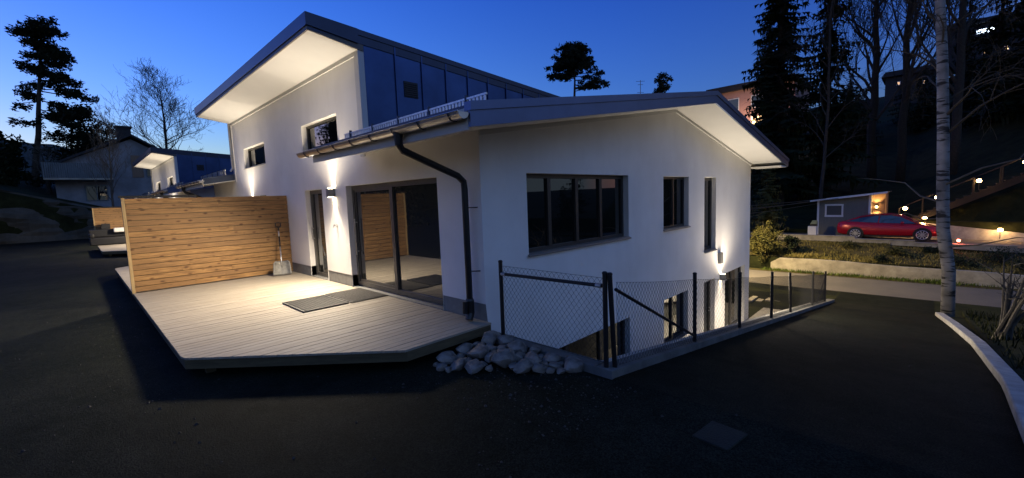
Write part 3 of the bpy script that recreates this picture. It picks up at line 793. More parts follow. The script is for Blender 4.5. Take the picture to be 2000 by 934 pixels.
while len(stones) < 68 and tries < 6000:
    tries += 1
    x, y = rg.uniform(.24, 1.72), rg.uniform(-1.2, -.08); r = rg.uniform(.05, .10) if len(stones) > 12 else rg.uniform(.115, .165)
    if not in_heap(x, y): continue
    ok = all((x - a) ** 2 + (y - b) ** 2 > (.72 * (r + c)) ** 2 for a, b, c in stones)
    if ok: stones.append((x, y, r))
biggest = sorted(stones, key=lambda s: -s[2])[:1]
for k, (x, y, r) in enumerate(stones):
    pile = .11 * smooth(-1.1, -.25, y) * smooth(1.7, .6, x)
    z = -.27 + r * .35 + pile
    o = blob((0, 0, 0), r, (1.15, .95, .72), 100 + k).build('field_stone', MAT['rock'], smooth=True); o.data.set_sharp_from_angle(angle=rad(24)); o.location = (x, y, z)
    tag(o, 'rounded grey field stone in the loose heap between deck corner and fence', 'stone', 'stones heaped beside the deck')
def strip(name, pts, w, h, label, m, cat='kerb', below=.3, zoff=0.):
    mb = MB(); n = len(pts); base = len(mb.v)
    for i, (x, y) in enumerate(pts):
        a = Vector(pts[max(0, i - 1)]); b = Vector(pts[min(n - 1, i + 1)]); t = (b - a).normalized(); nn = Vector((-t.y, t.x)) * w / 2
        z = gz(2.4 if x < 2.2 else min(x, 4.8), min(y, 22.) ) + zoff
        for sx, zz in ((-1, z - below), (-1, z + h - .012), (-.86, z + h), (.86, z + h), (1, z + h - .012), (1, z - below)):
            mb.v.append((x + nn.x * sx, y + nn.y * sx, zz))
    for i in range(n - 1):
        for k in range(6):
            mb.f.append((base + i * 6 + k, base + i * 6 + (k + 1) % 6, base + (i + 1) * 6 + (k + 1) % 6, base + (i + 1) * 6 + k))
    mb.f.append(tuple(range(base, base + 6))); mb.f.append(tuple(range(base + (n - 1) * 6, base + n * 6)))
    o = mb.build(name, m); return tag(o, label, cat)
# retaining wall round the sunken terrace
w = MB()
for y0, y1 in zip(lin(-.06, 15.4, 16), lin(-.06, 15.4, 16)[1:]):
    za, zb = gz(2.4, max(0, y0)), gz(2.4, max(0, y1)); 
    w.hexa([(1.84, y0, -2.83), (2.06, y0, -2.83), (2.06, y1, -2.83), (1.84, y1, -2.83), (1.84, y0, za + .1), (2.06, y0, za + .1), (2.06, y1, zb + .1), (1.84, y1, zb + .1)])
w.box(.02, -.06, -2.83, 1.838, .13, -.17)
tag(w.build('retaining_wall', mat('dark_concrete', (.10, .105, .10), .9, var=.35, scale=2.5, bump=.3, bscale=40)), 'low concrete edge of the sunken terrace below the chain-link fence', 'wall')  # concrete in a darker tone than the kerb and ledge
kp = []
for i in range(40):
    y = -7 + i * (21.7 / 39); kp.append((kerb_x(y) + .09, y))
strip('kerb', kp, .19, .11, 'pale curved concrete kerb along the right side of the drive', MAT['concrete'])
rw = bpy.data.objects['retaining_wall']
lg = MB()
for y0, y1 in zip(lin(.14, 14, 14), lin(.14, 14, 14)[1:]):
    za, zb = gz(2.4, y0) - .02, gz(2.4, y1) - .02
    lg.hexa([(1.52, y0, za - .25), (1.838, y0, za - .25), (1.838, y1, zb - .25), (1.52, y1, zb - .25), (1.52, y0, za), (1.838, y0, za), (1.838, y1, zb), (1.52, y1, zb)])
lg.build('ledge', MAT['concrete'], rw)
# flat cover in the drive
m = MB(); c = [(3.13, -.60), (3.41, -.63), (3.46, -.29), (3.17, -.26)]; m.hexa([(*p, -.30) for p in c] + [(*p, -.248) for p in c])
tag(m.build('drain_cover', mat('cast_cover', (.010, .015, .009), .8, var=.3, scale=9, bump=.5, bscale=60), bevel=.006), 'square dark cover set in the black asphalt at lower right', 'drain cover')

def chain_mesh(mb, p0, p1, z0, h0, h1, pitch=.036, wr=.0024, sag=0.):
    """diamond mesh from p0 to p1 (xy), ground z0(t), bottom h0 .. top h1 above"""
    p0, p1 = Vector(p0), Vector(p1); L = (p1 - p0).length; n = int(L / pitch); rows = int((h1 - h0) / .043)
    dz = (h1 - h0) / rows; nn = Vector((-(p1 - p0).y, (p1 - p0).x)).normalized()
    def P(k, j):
        t = max(0., min(1., k * pitch / L)); q = p0 + (p1 - p0) * t
        s = sag * math.sin(math.pi * ((t * L / 2.2) % 1)) * (j / rows)
        return (q.x, q.y, z0(t) + h0 + j * dz - s)
    for k in range(0, n + 1):
        if 1:
            pts = []
            for j in range(rows + 1):
                x, y, z = P(k + (.5 if (j + k) % 2 else -.5), j); o = .003 * (1 if (j + k) % 2 else -1); pts.append((x + nn.x * o, y + nn.y * o, z))
            base = len(mb.v)
            for (x, y, z) in pts:
                for a in (0, 2.1, 4.2):
                    c, s = math.cos(a) * wr, math.sin(a) * wr
                    d = (p1 - p0).normalized()
                    mb.v.append((x + d.x * c + nn.x * s, y + d.y * c + nn.y * s, z))
            for i in range(len(pts) - 1):
                for q in range(3): mb.f.append((base + i * 3 + q, base + i * 3 + (q + 1) % 3, base + i * 3 + 3 + (q + 1) % 3, base + i * 3 + 3 + q))
    for j in (0, rows):
        mb.tube([P(k, j) for k in range(0, n + 1, 2)], .0026, 4)
def post(root, x, y, z0, h, r=.028, lean=(0, 0)):
    p = MB(); p.tube([(x, y, z0), (x + lean[0], y + lean[1], z0 + h)], r, 10); po = p.build('post', MAT['blackpost'], root, smooth=False)
    c = MB(); c.tube([(x + lean[0], y + lean[1], z0 + h + .0005), (x + lean[0], y + lean[1], z0 + h + .018), (x + lean[0], y + lean[1], z0 + h + .028)], [r * 1.12, r * 1.1, r * .6], 10); c.build('cap', MAT['blackpost'], po)
FY = .03
f1 = thing('chain_link_fence', (1.1, FY, -.17), 'short chain-link panel with a top rail from house corner to the double post', 'fence')
post(f1, .30, FY, -.2, 1.07); post(f1, 1.935, FY, -.19, 1.06)
m = MB(); m.tube([(.32, FY, .71), (1.90, FY, .735)], .021, 10); m.build('rail', MAT['blackpost'], f1)
for x, z in ((.345, .711), (1.85, .734)):
    m = MB(); m.tube([(x - .03, FY, z), (x + .04, FY, z)], .027, 10); m.build('clamp', MAT['galv'], f1)
m = MB(); chain_mesh(m, (.32, FY + .03), (1.92, FY + .03), lambda t: -.17, .02, .985, sag=.0); m.build('wire_mesh', MAT['blackpost'], f1)
f2 = thing('chain_link_fence', (1.99, 7, -1.2), 'long chain-link fence with black posts running down the drive above the sunken terrace', 'fence')
FX = 1.99
for y, ln in ((.12, (0, -.08)), (2.39, (0, 0)), (4.52, (0, 0)), (6.78, (0, 0)), (8.65, (0, -.15)), (11.55, (0, 0)), (13.75, (0, 0))):
    post(f2, FX, y, gz(2.4, y) + .08, 1.05 if y > .2 else 1.07, lean=ln)
zf = lambda t: gz(2.4, .12 + t * 13.6) + .1
m = MB(); chain_mesh(m, (FX + .03, .12), (FX + .03, 13.72), zf, .02, .96, sag=.015); m.build('wire_mesh', MAT['blackpost'], f2)
m = MB(); m.tube([(FX, .16, .68), (FX, 2.37, gz(2.4, 2.39) + .2)], .02, 10); m.build('brace', MAT['blackpost'], f2)
m = MB(); m.tube([(FX, 13.7, gz(2.4, 13.7) + .95), (FX - .1, 12.9, gz(2.4, 12.9) + .1)], .02, 10); m.build('brace', MAT['blackpost'], f2)

# loose grit and old leaves on the asphalt
g = random.Random(31); m = MB(); k = 0
while k < 1100:
    if g.random() < .55: x, y = g.uniform(-.1, 2.4), -.1 - abs(g.gauss(0, .75))
    elif g.random() < .5: x, y = g.uniform(-9, 1.), -3.3 - abs(g.gauss(0, .6))
    else: x, y = g.uniform(-6, 4.6), g.uniform(-6, 6)
    if y > -.08 and x < 2.12: continue
    if y > -3.25 and x < .2 and y - (-3.22) > (x + 1.78) * .97: continue
    k += 1; z = gz(x, y) + .008; r = abs(g.gauss(0, .006)) + .003; a = g.uniform(0, 3); c, s_ = math.cos(a) * r, math.sin(a) * r
    n = len(m.v); m.v += [(x + c, y + s_, z), (x - s_, y + c, z), (x - c, y - s_, z), (x + s_, y - c, z), (x, y, z + r * .9)]
    m.f += [(n, n + 1, n + 4), (n + 1, n + 2, n + 4), (n + 2, n + 3, n + 4), (n + 3, n, n + 4)]
tag(m.build('grit', mat('dark_grit', (.012, .012, .010), .9, col2=(.07, .065, .055), scale=30)), 'fine loose grit scattered over the black asphalt round the deck and stones', 'grit', kind='stuff')
# boards stacked on the lower parking area
for k in range(5):
    m = MB(); x = -.9 + k * .28; z = -2.80
    m.box(x - .1, 14.5 + .2 * k, z, x + .1, 17.3, z + .05 + .03 * (k % 2))
    tag(m.build('timber_board', MAT['oldconc'], bevel=.006), 'long pale board lying on the lower parking area behind the fence', 'board', 'boards lying behind the fence')

# ------------------------------------------------------------------ far side of the road
m = MB(); rg = random.Random(5)
wx = lin(-1.55, 14, 40)
for a, b in zip(wx, wx[1:]):
    def tp(x): return -1.93 - .018 * max(0, x) + .02 * math.sin(x * 1.3) - (.25 if x < -1.3 else 0)
    m.hexa([(a, 21.85, -2.75), (b, 21.85, -2.75), (b, 22.1, -2.75), (a, 22.1, -2.75), (a, 21.88, tp(a)), (b, 21.88, tp(b)), (b, 22.1, tp(b)), (a, 22.1, tp(a))])
tag(m.build('roadside_wall', MAT['oldconc']), 'low weathered concrete wall along the far side of the road', 'wall')
m = MB()
for x0, x1, zt in ((-3.2, 1.42, -1.22), (1.424, 3.95, -1.36), (3.954, 7.5, -1.47), (7.504, 14, -1.62)):
    m.box(x0, 27.2, -2.1, x1, 27.42, zt); m.box(x0, 27.16, zt + .001, x1, 27.46, zt + .04)
tag(m.build('parapet_wall', MAT['oldconc']), 'stepped low wall with coping at the top of the grass bank, below the red car', 'wall')
m = MB()
for a, b in zip(lin(3.6, 16, 20), lin(3.6, 16, 20)[1:]):
    m.hexa([(a, 30.95, -2.2), (b, 30.95, -2.2), (b, 31.2, -2.2), (a, 31.2, -2.2), (a, 30.98, -.55 - (a - 3.6) * .13), (b, 30.98, -.55 - (b - 3.6) * .13), (b, 31.2, -.55 - (b - 3.6) * .13), (a, 31.2, -.55 - (a - 3.6) * .13)])
tag(m.build('white_wall', MAT['concrete']), 'long low white wall behind the red car at the foot of the dark slope', 'wall')
def grass(name, region, n, hmin, hmax, m, label, seed, w=.012, clump=0):
    mb = MB(); g = random.Random(seed)
    k = 0
    while k < n:
        x, y = region(g)
        if x is None: continue
        c = noise.noise(Vector((x * .9, y * .9, seed)))
        if g.random() > .55 + c: k += .3; continue
        z = gz(x, y); h = g.uniform(hmin, hmax) * (1 + .8 * max(0, c)); a = g.uniform(0, 6.28); l = g.uniform(.2, .8) * h
        dx, dy = math.cos(a), math.sin(a)
        mb.quad((x - dy * w, y + dx * w, z - .02), (x + dy * w, y - dx * w, z - .02), (x + dx * l + dy * w * .3, y + dy * l - dx * w * .3, z + h), (x + dx * l - dy * w * .3, y + dy * l + dx * w * .3, z + h * .97))
        k += 1
    o = mb.build(name, m); return tag(o, kind='stuff', label=label, cat='grass')
MAT['drygrass'] = mat('dry_grass', (.09, .085, .025), .9, col2=(.27, .22, .075), scale=.8, spec=.1)
MAT['greengrass'] = mat('green_grass', (.05, .085, .014), .9, col2=(.13, .17, .035), scale=.9, spec=.1)
grid_sheet('bank', lin(-3, 14, 34), lin(22.1, 27.18, 12), MAT['bank'], .02, .06)
grid_sheet('verge', lin(-60, 60, 60), [21.25, 21.5, 21.84], MAT['bank'], .012, 0)
grass('bank_grass', lambda g: (g.uniform(-1.8, 9), g.uniform(22.12, 27.1)), 13000, .04, .14, MAT['drygrass'], 'rough dry grass and heather covering the bank above the roadside wall', 3, .022)
grass('verge_grass', lambda g: (g.uniform(-2, 9), 21.84 - abs(g.gauss(0, .22))), 2600, .04, .16, MAT['greengrass'], 'thin green grass along the foot of the roadside wall', 8, .016)
grass('slope_grass', lambda g: ((lambda x: x)(g.uniform(5.42, 9)), g.uniform(1, 16)), 4000, .05, .2, MAT['soil'], 'dark rough grass on the slope right of the kerb', 9, .016)

def leaf_clump(mb, c, r, n, g, size=.06, sc=(1, 1, 1), shell=.5):
    for _ in range(n):
        d = Vector((g.gauss(0, 1), g.gauss(0, 1), g.gauss(0, 1))).normalized() * (shell + (1 - shell) * g.random()) * r
        p = Vector((c[0] + d.x * sc[0], c[1] + d.y * sc[1], c[2] + d.z * sc[2]))
        a = Vector((g.gauss(0, 1), g.gauss(0, 1), g.gauss(0, 1))).normalized() * size; b = a.orthogonal().normalized() * size * .45
        mb.quad(p - a, p + b, p + a, p - b)
def shrub(x, y, z, r, h, label, m, seed, n=900, group=None, name='shrub', leaf=.07, lobes=14, irr=0):
    g = random.Random(seed); t = thing(name, (x, y, z), label, 'shrub', group)
    s = MB()
    for _ in range(9):
        a = g.uniform(0, 6.28); q = g.uniform(.2, .75) * r
        s.tube([(x, y, z - .05), (x + math.cos(a) * q * .4, y + math.sin(a) * q * .4, z + h * .4), (x + math.cos(a) * q, y + math.sin(a) * q, z + h * g.uniform(.65, .95))], [.03, .02, .006], 5)
    s.build('stems', MAT['bark'], t)
    f = MB()
    for k in range(lobes):
        a = g.uniform(0, 6.28); q = r * math.sqrt(g.random()) * .78; hz = g.uniform(.2, .92); q *= (1.1 - hz * .7)
        if irr: q *= g.uniform(.7, 1.35); hz *= g.uniform(.75, 1.12)
        leaf_clump(f, (x + math.cos(a) * q, y + math.sin(a) * q, z + h * hz), r * (g.uniform(.12, .27) if irr else g.uniform(.25, .42)), n // lobes, g, leaf, (1, 1, .9), .2)
    f.build('foliage', m, t)
    return t
shrub(-1.95, 22.6, -2.45, 1.35, 2.6, 'round olive-green bush at the near end of the roadside wall', MAT['leafy'], 1, 8500, leaf=.05, lobes=70, irr=1)
shrub(-.9, 23.3, -1.9, .7, .95, 'small dark evergreen bush beside the round olive bush', MAT['darkleaf'], 2, 1200)
for k, (x, y, r, h, m_) in enumerate(((2.9, 22.4, .45, .35, 'darkleaf'), (3.4, 24.3, .7, .4, 'leafy'), (1.4, 25.2, .6, .32, 'leafy'), (5.6, 23., .8, .5, 'darkleaf'), (6.8, 24.5, 1.1, .6, 'darkleaf'), (4.6, 25.6, .5, .3, 'darkleaf'), (7.6, 22.8, .8, .6, 'darkleaf'))):
    shrub(x, y, gz(x, y), r, h, ['dark low shrub spilling over the top of the roadside wall', 'straw-coloured clump in the middle of the grass bank', 'straw-coloured clump high on the bank, left below the red car', 'dark shrub on the bank just left of the birch trunk', 'wide dark shrub on the bank right of the birch trunk', 'small dark shrub under the parapet near the front of the red car', 'dark shrub at the wall top far right of the birch trunk'][k], MAT[m_], 20 + k, 700, 'low shrubs on the grass bank', leaf=.05)

# shed
def make_shed():
    t = thing('garden_shed', (.9, 31.6, -1.4), 'small grey shed with slanting roof, white corner boards and a white-framed window', 'shed')
    xa, xb, ya, yb = -.85, 1.85, 30.2, 33.4
    def zt(x): return .82 + (x - xa) * .115
    w = MB(); w.prism([(xa, -1.5), (xb, -1.5), (xb, zt(xb)), (xa, zt(xa))], 'y', ya, yb); w.build('wall', MAT['shedwall'], t)
    s = MB(); s.prism([(xb + .005, -1.5), (xb + .62, -1.5), (xb + .62, zt(xb + .6)), (xb + .005, zt(xb))], 'y', ya + .75, yb); s.build('porch_wall', MAT['brownwall'], t)
    r = MB(); r.prism([(xa - .35, zt(xa - .35) + .01), (xb + .75, zt(xb + .75) + .01), (xb + .75, zt(xb + .75) + .07), (xa - .35, zt(xa - .35) + .07)], 'y', ya - .35, yb + .3)
    ro = r.build('roof', MAT['shedroof'], t)
    f = MB(); f.prism([(xa - .36, zt(xa - .35) - .03), (xb + .76, zt(xb + .75) - .03), (xb + .76, zt(xb + .75) + .085), (xa - .36, zt(xa - .35) + .085)], 'y', ya - .375, ya - .352); f.build('fascia', MAT['white'], ro)
    for x in (xa, xb - .1):
        c = MB(); c.box(x - .012, ya - .02, -1.5, x + .1, ya - .002, zt(x) - .02); c.build('corner_board', MAT['white'], t)
    wn = MB(); x0, x1, z0, z1 = -.35, .42, -.13, .47
    wn.box(x0 - .1, ya - .035, z0 - .12, x1 + .1, ya - .003, z0); wn.box(x0 - .1, ya - .035, z1, x1 + .1, ya - .003, z1 + .1); wn.box(x0 - .09, ya - .033, z0, x0, ya - .003, z1); wn.box(x1, ya - .033, z0, x1 + .09, ya - .003, z1)
    wo = wn.build('window', MAT['white'], t)
    g = MB(); g.box(x0, ya - .012, z0, x1, ya - .004, z1); g.build('pane', mat('matt_pane', (.09, .09, .085), .5, spec=.2), wo)
    d = MB(); d.box(xb + .42, ya + .70, -1.45, xb + .60, ya + .748, .55); d.build('door', MAT['brownwall'], t)
    l = thing('porch_lamp', (xb + .22, ya + .7, .35), 'bright porch lamp washing the brown side of the grey shed', 'lamp')
    b = MB(); b.box(xb + .17, ya + .66, .24, xb + .27, ya + .748, .44); b.build('housing', MAT['black'], l)
    q = MB(); q.sphere((xb + .22, ya + .60, .34), .06, 10, 8); q.build('bulb', MAT['flame'], l)
    for s_ in (1, -1):
        L = bpy.data.lights.new('porch_light', 'SPOT'); L.energy = 16; L.color = (1, .6, .22); L.spot_size = rad(95); L.spot_blend = .4; L.shadow_soft_size = .05
        lo = bpy.data.objects.new('porch_light', L); COL.objects.link(lo); lo.parent = l; lo.location = Vector((xb + .22, ya + .55, .34 + s_ * .08)) - l.location; lo.rotation_euler = (0 if s_ < 0 else math.pi, 0, 0)
make_shed()
t = thing('utility_cabinet', (-.77, 28.3, -1.42), 'white utility cabinet with a dark band standing by the shed corner', 'cabinet')
m = MB(); m.box(-1.0, 28.15, -1.45, -.56, 28.5, -.72); m.build('cabinet_body', MAT['white'], t, bevel=.01)
m = MB(); m.box(-.9, 28.2, -.715, -.55, 28.5, -.58); m.build('band', MAT['black'], t)
m = MB(); m.prism([(-.88, -.575), (-.54, -.575), (-.56, -.36), (-.78, -.36)], 'y', 28.18, 28.5); m.build('lid', mat('pale_green_lid', (.25, .29, .16), .6, var=.1, scale=8), t)

# ------------------------------------------------------------------ red car (4.6 m, nose towards the right of the picture)
def make_car():
    cx, cy, gz0 = 2.75, 29.15, -1.44
    t = thing('parked_car', (cx, cy, gz0), 'red coupe-like car parked behind the stepped low wall', 'car')
    # side profile: s from tail (-2.33) to nose (2.33): (s, lower z, shoulder z, half width)
    prof = [(-2.33, .42, .78, .60), (-2.28, .30, .94, .76), (-2.05, .24, 1.02, .86), (-1.6, .22, 1.03, .90), (-.9, .20, .98, .915), (0, .20, .95, .92), (.8, .20, .93, .92), (1.3, .22, .90, .91), (1.75, .24, .82, .88), (2.12, .26, .70, .78), (2.30, .32, .58, .62), (2.36, .38, .50, .50)]
    b = MB(); rings = []
    for s, z0, z1, hw in prof:
        sec = [(-.72, z0), (-.96, z0 + .10), (-1., z0 + (z1 - z0) * .45), (-.97, z0 + (z1 - z0) * .72), (-.90, z1 - .03), (-.78, z1), (0, z1 + .03), (.78, z1), (.90, z1 - .03), (.97, z0 + (z1 - z0) * .72), (1., z0 + (z1 - z0) * .45), (.96, z0 + .10), (.72, z0)]
        rings.append([(cx + s, cy + a * hw, gz0 + z) for a, z in sec])
    n0 = 0
    for r in rings: b.v += r
    k = len(rings[0])
    for i in range(len(rings) - 1):
        for j in range(k): b.f.append((i * k + j, i * k + (j + 1) % k, (i + 1) * k + (j + 1) % k, (i + 1) * k + j))
    b.f.append(tuple(range(k))); b.f.append(tuple((len(rings) - 1) * k + j for j in range(k)))
    bo = b.build('body', MAT['carpaint'], t, smooth=True)
    # glasshouse with red roof panel
    gh = [(-1.92, 1.0, 1.02, .70), (-1.25, .98, 1.30, .60), (-.55, .96, 1.44, .575), (.05, .95, 1.45, .57), (.55, .94, 1.36, .585), (1.28, .92, .94, .72)]
    g = MB(); k2 = 6
    for s, za, zb, hw in gh: g.v += [(cx + s, cy - hw * (1.22 if zb - za > .1 else 1.1), gz0 + za), (cx + s, cy - hw, gz0 + zb - .05 * (zb - za > .1)), (cx + s, cy - hw * .85, gz0 + zb), (cx + s, cy + hw * .85, gz0 + zb), (cx + s, cy + hw, gz0 + zb - .05 * (zb - za > .1)), (cx + s, cy + hw * (1.22 if zb - za > .1 else 1.1), gz0 + za)]
    for i in range(len(gh) - 1):
        for j in range(k2): g.f.append((i * k2 + j, i * k2 + (j + 1) % k2, (i + 1) * k2 + (j + 1) % k2, (i + 1) * k2 + j))
    g.f.append(tuple(range(k2))); g.f.append(tuple((len(gh) - 1) * k2 + j for j in range(k2)))
    g.build('windows', MAT['glass'], t)
    p = MB()   # roof skin and pillars
    for sgn in (-1, 1):
        p.tube([(cx + s, cy + sgn * hw * 1.0, gz0 + zb - .02) for s, za, zb, hw in gh], .035, 6)
        p.tube([(cx - .35, cy + sgn * .575, gz0 + 1.42), (cx - .42, cy + sgn * .70, gz0 + .97)], .03, 6)
    for (s0, a0, z0, h0), (s1, a1, z1, h1) in zip(gh[1:4], gh[2:5]):
        p.hexa([(cx + s0, cy - h0 * .9, gz0 + z0 + .002), (cx + s1, cy - h1 * .9, gz0 + z1 + .002), (cx + s1, cy + h1 * .9, gz0 + z1 + .002), (cx + s0, cy + h0 * .9, gz0 + z0 + .002), (cx + s0, cy - h0 * .8, gz0 + z0 + .025), (cx + s1, cy - h1 * .8, gz0 + z1 + .025), (cx + s1, cy + h1 * .8, gz0 + z1 + .025), (cx + s0, cy + h0 * .8, gz0 + z0 + .025)])
    p.build('roof', MAT['carpaint'], t, smooth=False)
    for s in (-1.42, 1.45):
        for sgn in (-1, 1):
            y = cy + sgn * .80
            ar = MB(); ar.tube([(cx + s, y - sgn * .02, gz0 + .34), (cx + s, y + sgn * .125, gz0 + .34)], .385, 22); ar.build('wheel_arch', MAT['plastic'], t)
            wv = MB(); wv.tube([(cx + s, y - sgn * .1, gz0 + .335), (cx + s, y + sgn * .11, gz0 + .335), (cx + s, y + sgn * .135, gz0 + .335)], [.335, .335, .30], 24)
            wo = wv.build('wheel', MAT['tyre'], t)
            rm = MB(); rm.tube([(cx + s, y + sgn * .136, gz0 + .335), (cx + s, y + sgn * .142, gz0 + .335)], .07, 12)
            for q in range(10):
                a = q * math.pi / 5; ca, sa = math.cos(a), math.sin(a); w_ = .022
                rm.hexa([(cx + s + ca * .06 - sa * w_, y + sgn * .137, gz0 + .335 + sa * .06 + ca * w_), (cx + s + ca * .06 + sa * w_, y + sgn * .137, gz0 + .335 + sa * .06 - ca * w_), (cx + s + ca * .235 + sa * w_, y + sgn * .137, gz0 + .335 + sa * .235 - ca * w_), (cx + s + ca * .235 - sa * w_, y + sgn * .137, gz0 + .335 + sa * .235 + ca * w_)] +
                        [(cx + s + ca * .06 - sa * w_, y + sgn * .145, gz0 + .335 + sa * .06 + ca * w_), (cx + s + ca * .06 + sa * w_, y + sgn * .145, gz0 + .335 + sa * .06 - ca * w_), (cx + s + ca * .235 + sa * w_, y + sgn * .145, gz0 + .335 + sa * .235 - ca * w_), (cx + s + ca * .235 - sa * w_, y + sgn * .145, gz0 + .335 + sa * .235 + ca * w_)])
            rm.tube([(cx + s + .24 * math.cos(a), y + sgn * .14, gz0 + .335 + .24 * math.sin(a)) for a in lin(0, 6.2832, 20)], .014, 5)
            rm.build('rim', MAT['galv'], wo)
    for sgn in (-1, 1):
        l = MB(); l.sphere((cx - 2.2, cy + sgn * .66, gz0 + .83), .12, 10, 8, (.8, 1.1, .5)); l.build('tail_light', mat('red_lens', (.45, .01, .01), .15), t)
        l = MB(); l.sphere((cx + 2.08, cy + sgn * .64, gz0 + .62), .13, 10, 8, (1.2, .8, .45)); l.build('headlight', MAT['glass'], t)
        h = MB(); h.sphere((cx + .62, cy + sgn * .93, gz0 + 1.0), .1, 10, 8, (.8, 1., .7)); h.build('wing_mirror', MAT['carpaint'], t)
        for s in (-.75, .25):
            h = MB(); h.box(cx + s, cy + sgn * .913 - .008, gz0 + .80, cx + s + .17, cy + sgn * .913 + .008, gz0 + .83); h.build('door_handle', MAT['carpaint'], t)
        sk = MB(); sk.box(cx - 1.0, min(cy + sgn * .82, cy + sgn * .9), gz0 + .17, cx + 1.0, max(cy + sgn * .82, cy + sgn * .9), gz0 + .26); sk.build('sill', MAT['plastic'], t)
make_car()

# ------------------------------------------------------------------ stairs up the slope with lanterns
def make_stairs():
    x0, z0, x1, z1, y0, y1 = 3.1, -.75, 8.2, 2.05, 31.3, 32.3
    t = thing('garden_stairs', (x0, 31.8, z0), 'long straight flight of steps climbing the dark slope with a thin railing', 'stairs')
    n = 17; m = MB()
    for k in range(n):
        a = x0 + (x1 - x0) * k / n; z = z0 + (z1 - z0) * (k + 1) / n
        m.box(a, y0, z - .06, a + (x1 - x0) / n + .03, y1, z)
    m.build('treads', MAT['step'], t)
    for y in (y0 - .02, y1 + .02):
        s = MB(); s.hexa([(x0, y - .03, z0 - .3), (x1, y - .03, z1 - .3), (x1, y + .03, z1 - .3), (x0, y + .03, z0 - .3), (x0, y - .03, z0 + .05), (x1, y - .03, z1 + .05), (x1, y + .03, z1 + .05), (x0, y + .03, z0 + .05)]); s.build('stringer', MAT['step'], t)
    for y in (y0, y1):
        r = MB(); r.tube([(x0, y, z0 + .98), (x1, y, z1 + .98)], .025, 6)
        rl = r.build('railing', MAT['step'], t)
        for k in range(6):
            q = k / 5; p = MB(); p.box(x0 + (x1 - x0) * q - .03, y - .03, z0 + (z1 - z0) * q - .2, x0 + (x1 - x0) * q + .03, y + .03, z0 + (z1 - z0) * q + .97); p.build('baluster', MAT['step'], rl)
    desc = ['lowest glowing lantern at the foot of the hillside stairs, above the red car', 'glowing stair lantern just left of the birch trunk', 'glowing stair lantern right of the birch trunk, halfway up', 'topmost glowing stair lantern at the right edge of the picture']
    for k, (x, z) in enumerate(((3.37, .22), (4.72, .85), (6.33, 1.72), (7.95, 2.62))):
        stair_lantern(x, y0 - .12, z, desc[k], 1.6)
def stair_lantern(x, y, z, label, en, grp='lanterns along the hillside stairs'):
    l = thing('lantern', (x, y, z), label, 'lantern', grp)
    b = MB(); b.tube([(x, y, z - .10), (x, y, z - .08)], .06, 10); b.tube([(x, y, z + .09), (x, y, z + .12), (x, y, z + .16)], [.12, .09, .015], 10); b.tube([(x, y, z - .08), (x, y, z - .5)], .015, 6)
    b.build('cage', MAT['black'], l)
    q = MB(); q.sphere((x, y, z), .10, 12, 9); q.build('globe', MAT['flame'], l)
    L = bpy.data.lights.new('lantern_light', 'POINT'); L.energy = en; L.color = (1, .55, .2); L.shadow_soft_size = .08
    lo = bpy.data.objects.new('lantern_light', L); COL.objects.link(lo); lo.parent = l; lo.location = (0, -.16, -.02)
make_stairs()
stair_lantern(4.25, 30.75, -.35, 'squat bright lantern on the white wall right behind the roof of the red car', 4, 'lanterns on the white wall')
stair_lantern(7.2, 30.75, -.95, 'bright lantern on the white wall at far right, lighting the pad', 6, 'lanterns on the white wall')
t = thing('marker_light', (5.55, 27.3, -1.47), 'small red glowing light at the end of the stepped wall, right of the birch', 'light')
m = MB(); m.tube([(5.55, 27.3, -1.43), (5.55, 27.3, -1.3)], .05, 8); m.build('stand', MAT['black'], t)
m = MB(); m.sphere((5.55, 27.27, -1.26), .07, 10, 8); m.build('lens', emit('red_glow', (1., .12, .06), 5), t)
L = bpy.data.lights.new('marker_glow', 'POINT'); L.energy = 2; L.color = (1, .25, .15); L.shadow_soft_size = .05
lo = bpy.data.objects.new('marker_glow', L); COL.objects.link(lo); lo.parent = t; lo.location = (0, -.15, .2)

# street lamp whose light falls on the road (it stands behind the house)
t = thing('street_lamp', (-4.2, 17.4, -2.6), 'street lamp by the road behind the white house', 'street lamp')
m = MB(); m.tube([(-4.2, 17.4, -2.6), (-4.2, 17.4, 2.2), (-4.15, 17.6, 2.55), (-4.0, 18.3, 2.68)], [.06, .045, .04, .035], 10); m.build('pole', MAT['galv'], t)
m = MB(); m.box(-4.12, 18.2, 2.62, -3.88, 18.75, 2.74); m.build('head', MAT['sill'], t, bevel=.02)
m = MB(); m.box(-4.08, 18.28, 2.606, -3.92, 18.7, 2.618); m.build('lens', MAT['lens'], t)
L = bpy.data.lights.new('street_light', 'SPOT'); L.energy = 800; L.color = (1, .74, .36); L.spot_size = rad(160); L.spot_blend = .5; L.shadow_soft_size = .15
lo = bpy.data.objects.new('street_light', L); COL.objects.link(lo); lo.parent = t; lo.location = (.2, 1.1, 5.15)

# overhead cables behind the house towards the shed
for k, (a, b, lab) in enumerate((((-6.5, 26, .55), (1.5, 31, 1.18), 'topmost thin overhead cable between house edge and shed roof'), ((-6.5, 26, .35), (.6, 30, 1.0), 'second thin overhead cable from the top, reaching the shed roof'), ((-6.5, 26, .25), (-1.1, 29.9, .82), 'third thin overhead cable, ending at the shed eave'), ((-6.5, 26, -.05), (-.87, 30.1, .62), 'lowest thin overhead cable, ending at the shed corner board'))):
    a, b = Vector(a), Vector(b); m = MB()
    m.tube([a.lerp(b, q) + Vector((0, 0, -.12 * math.sin(math.pi * q))) for q in lin(0, 1, 12)], .012, 5)
    tag(m.build('overhead_cable', MAT['wire']), lab, 'cable', 'overhead cables running to the shed')

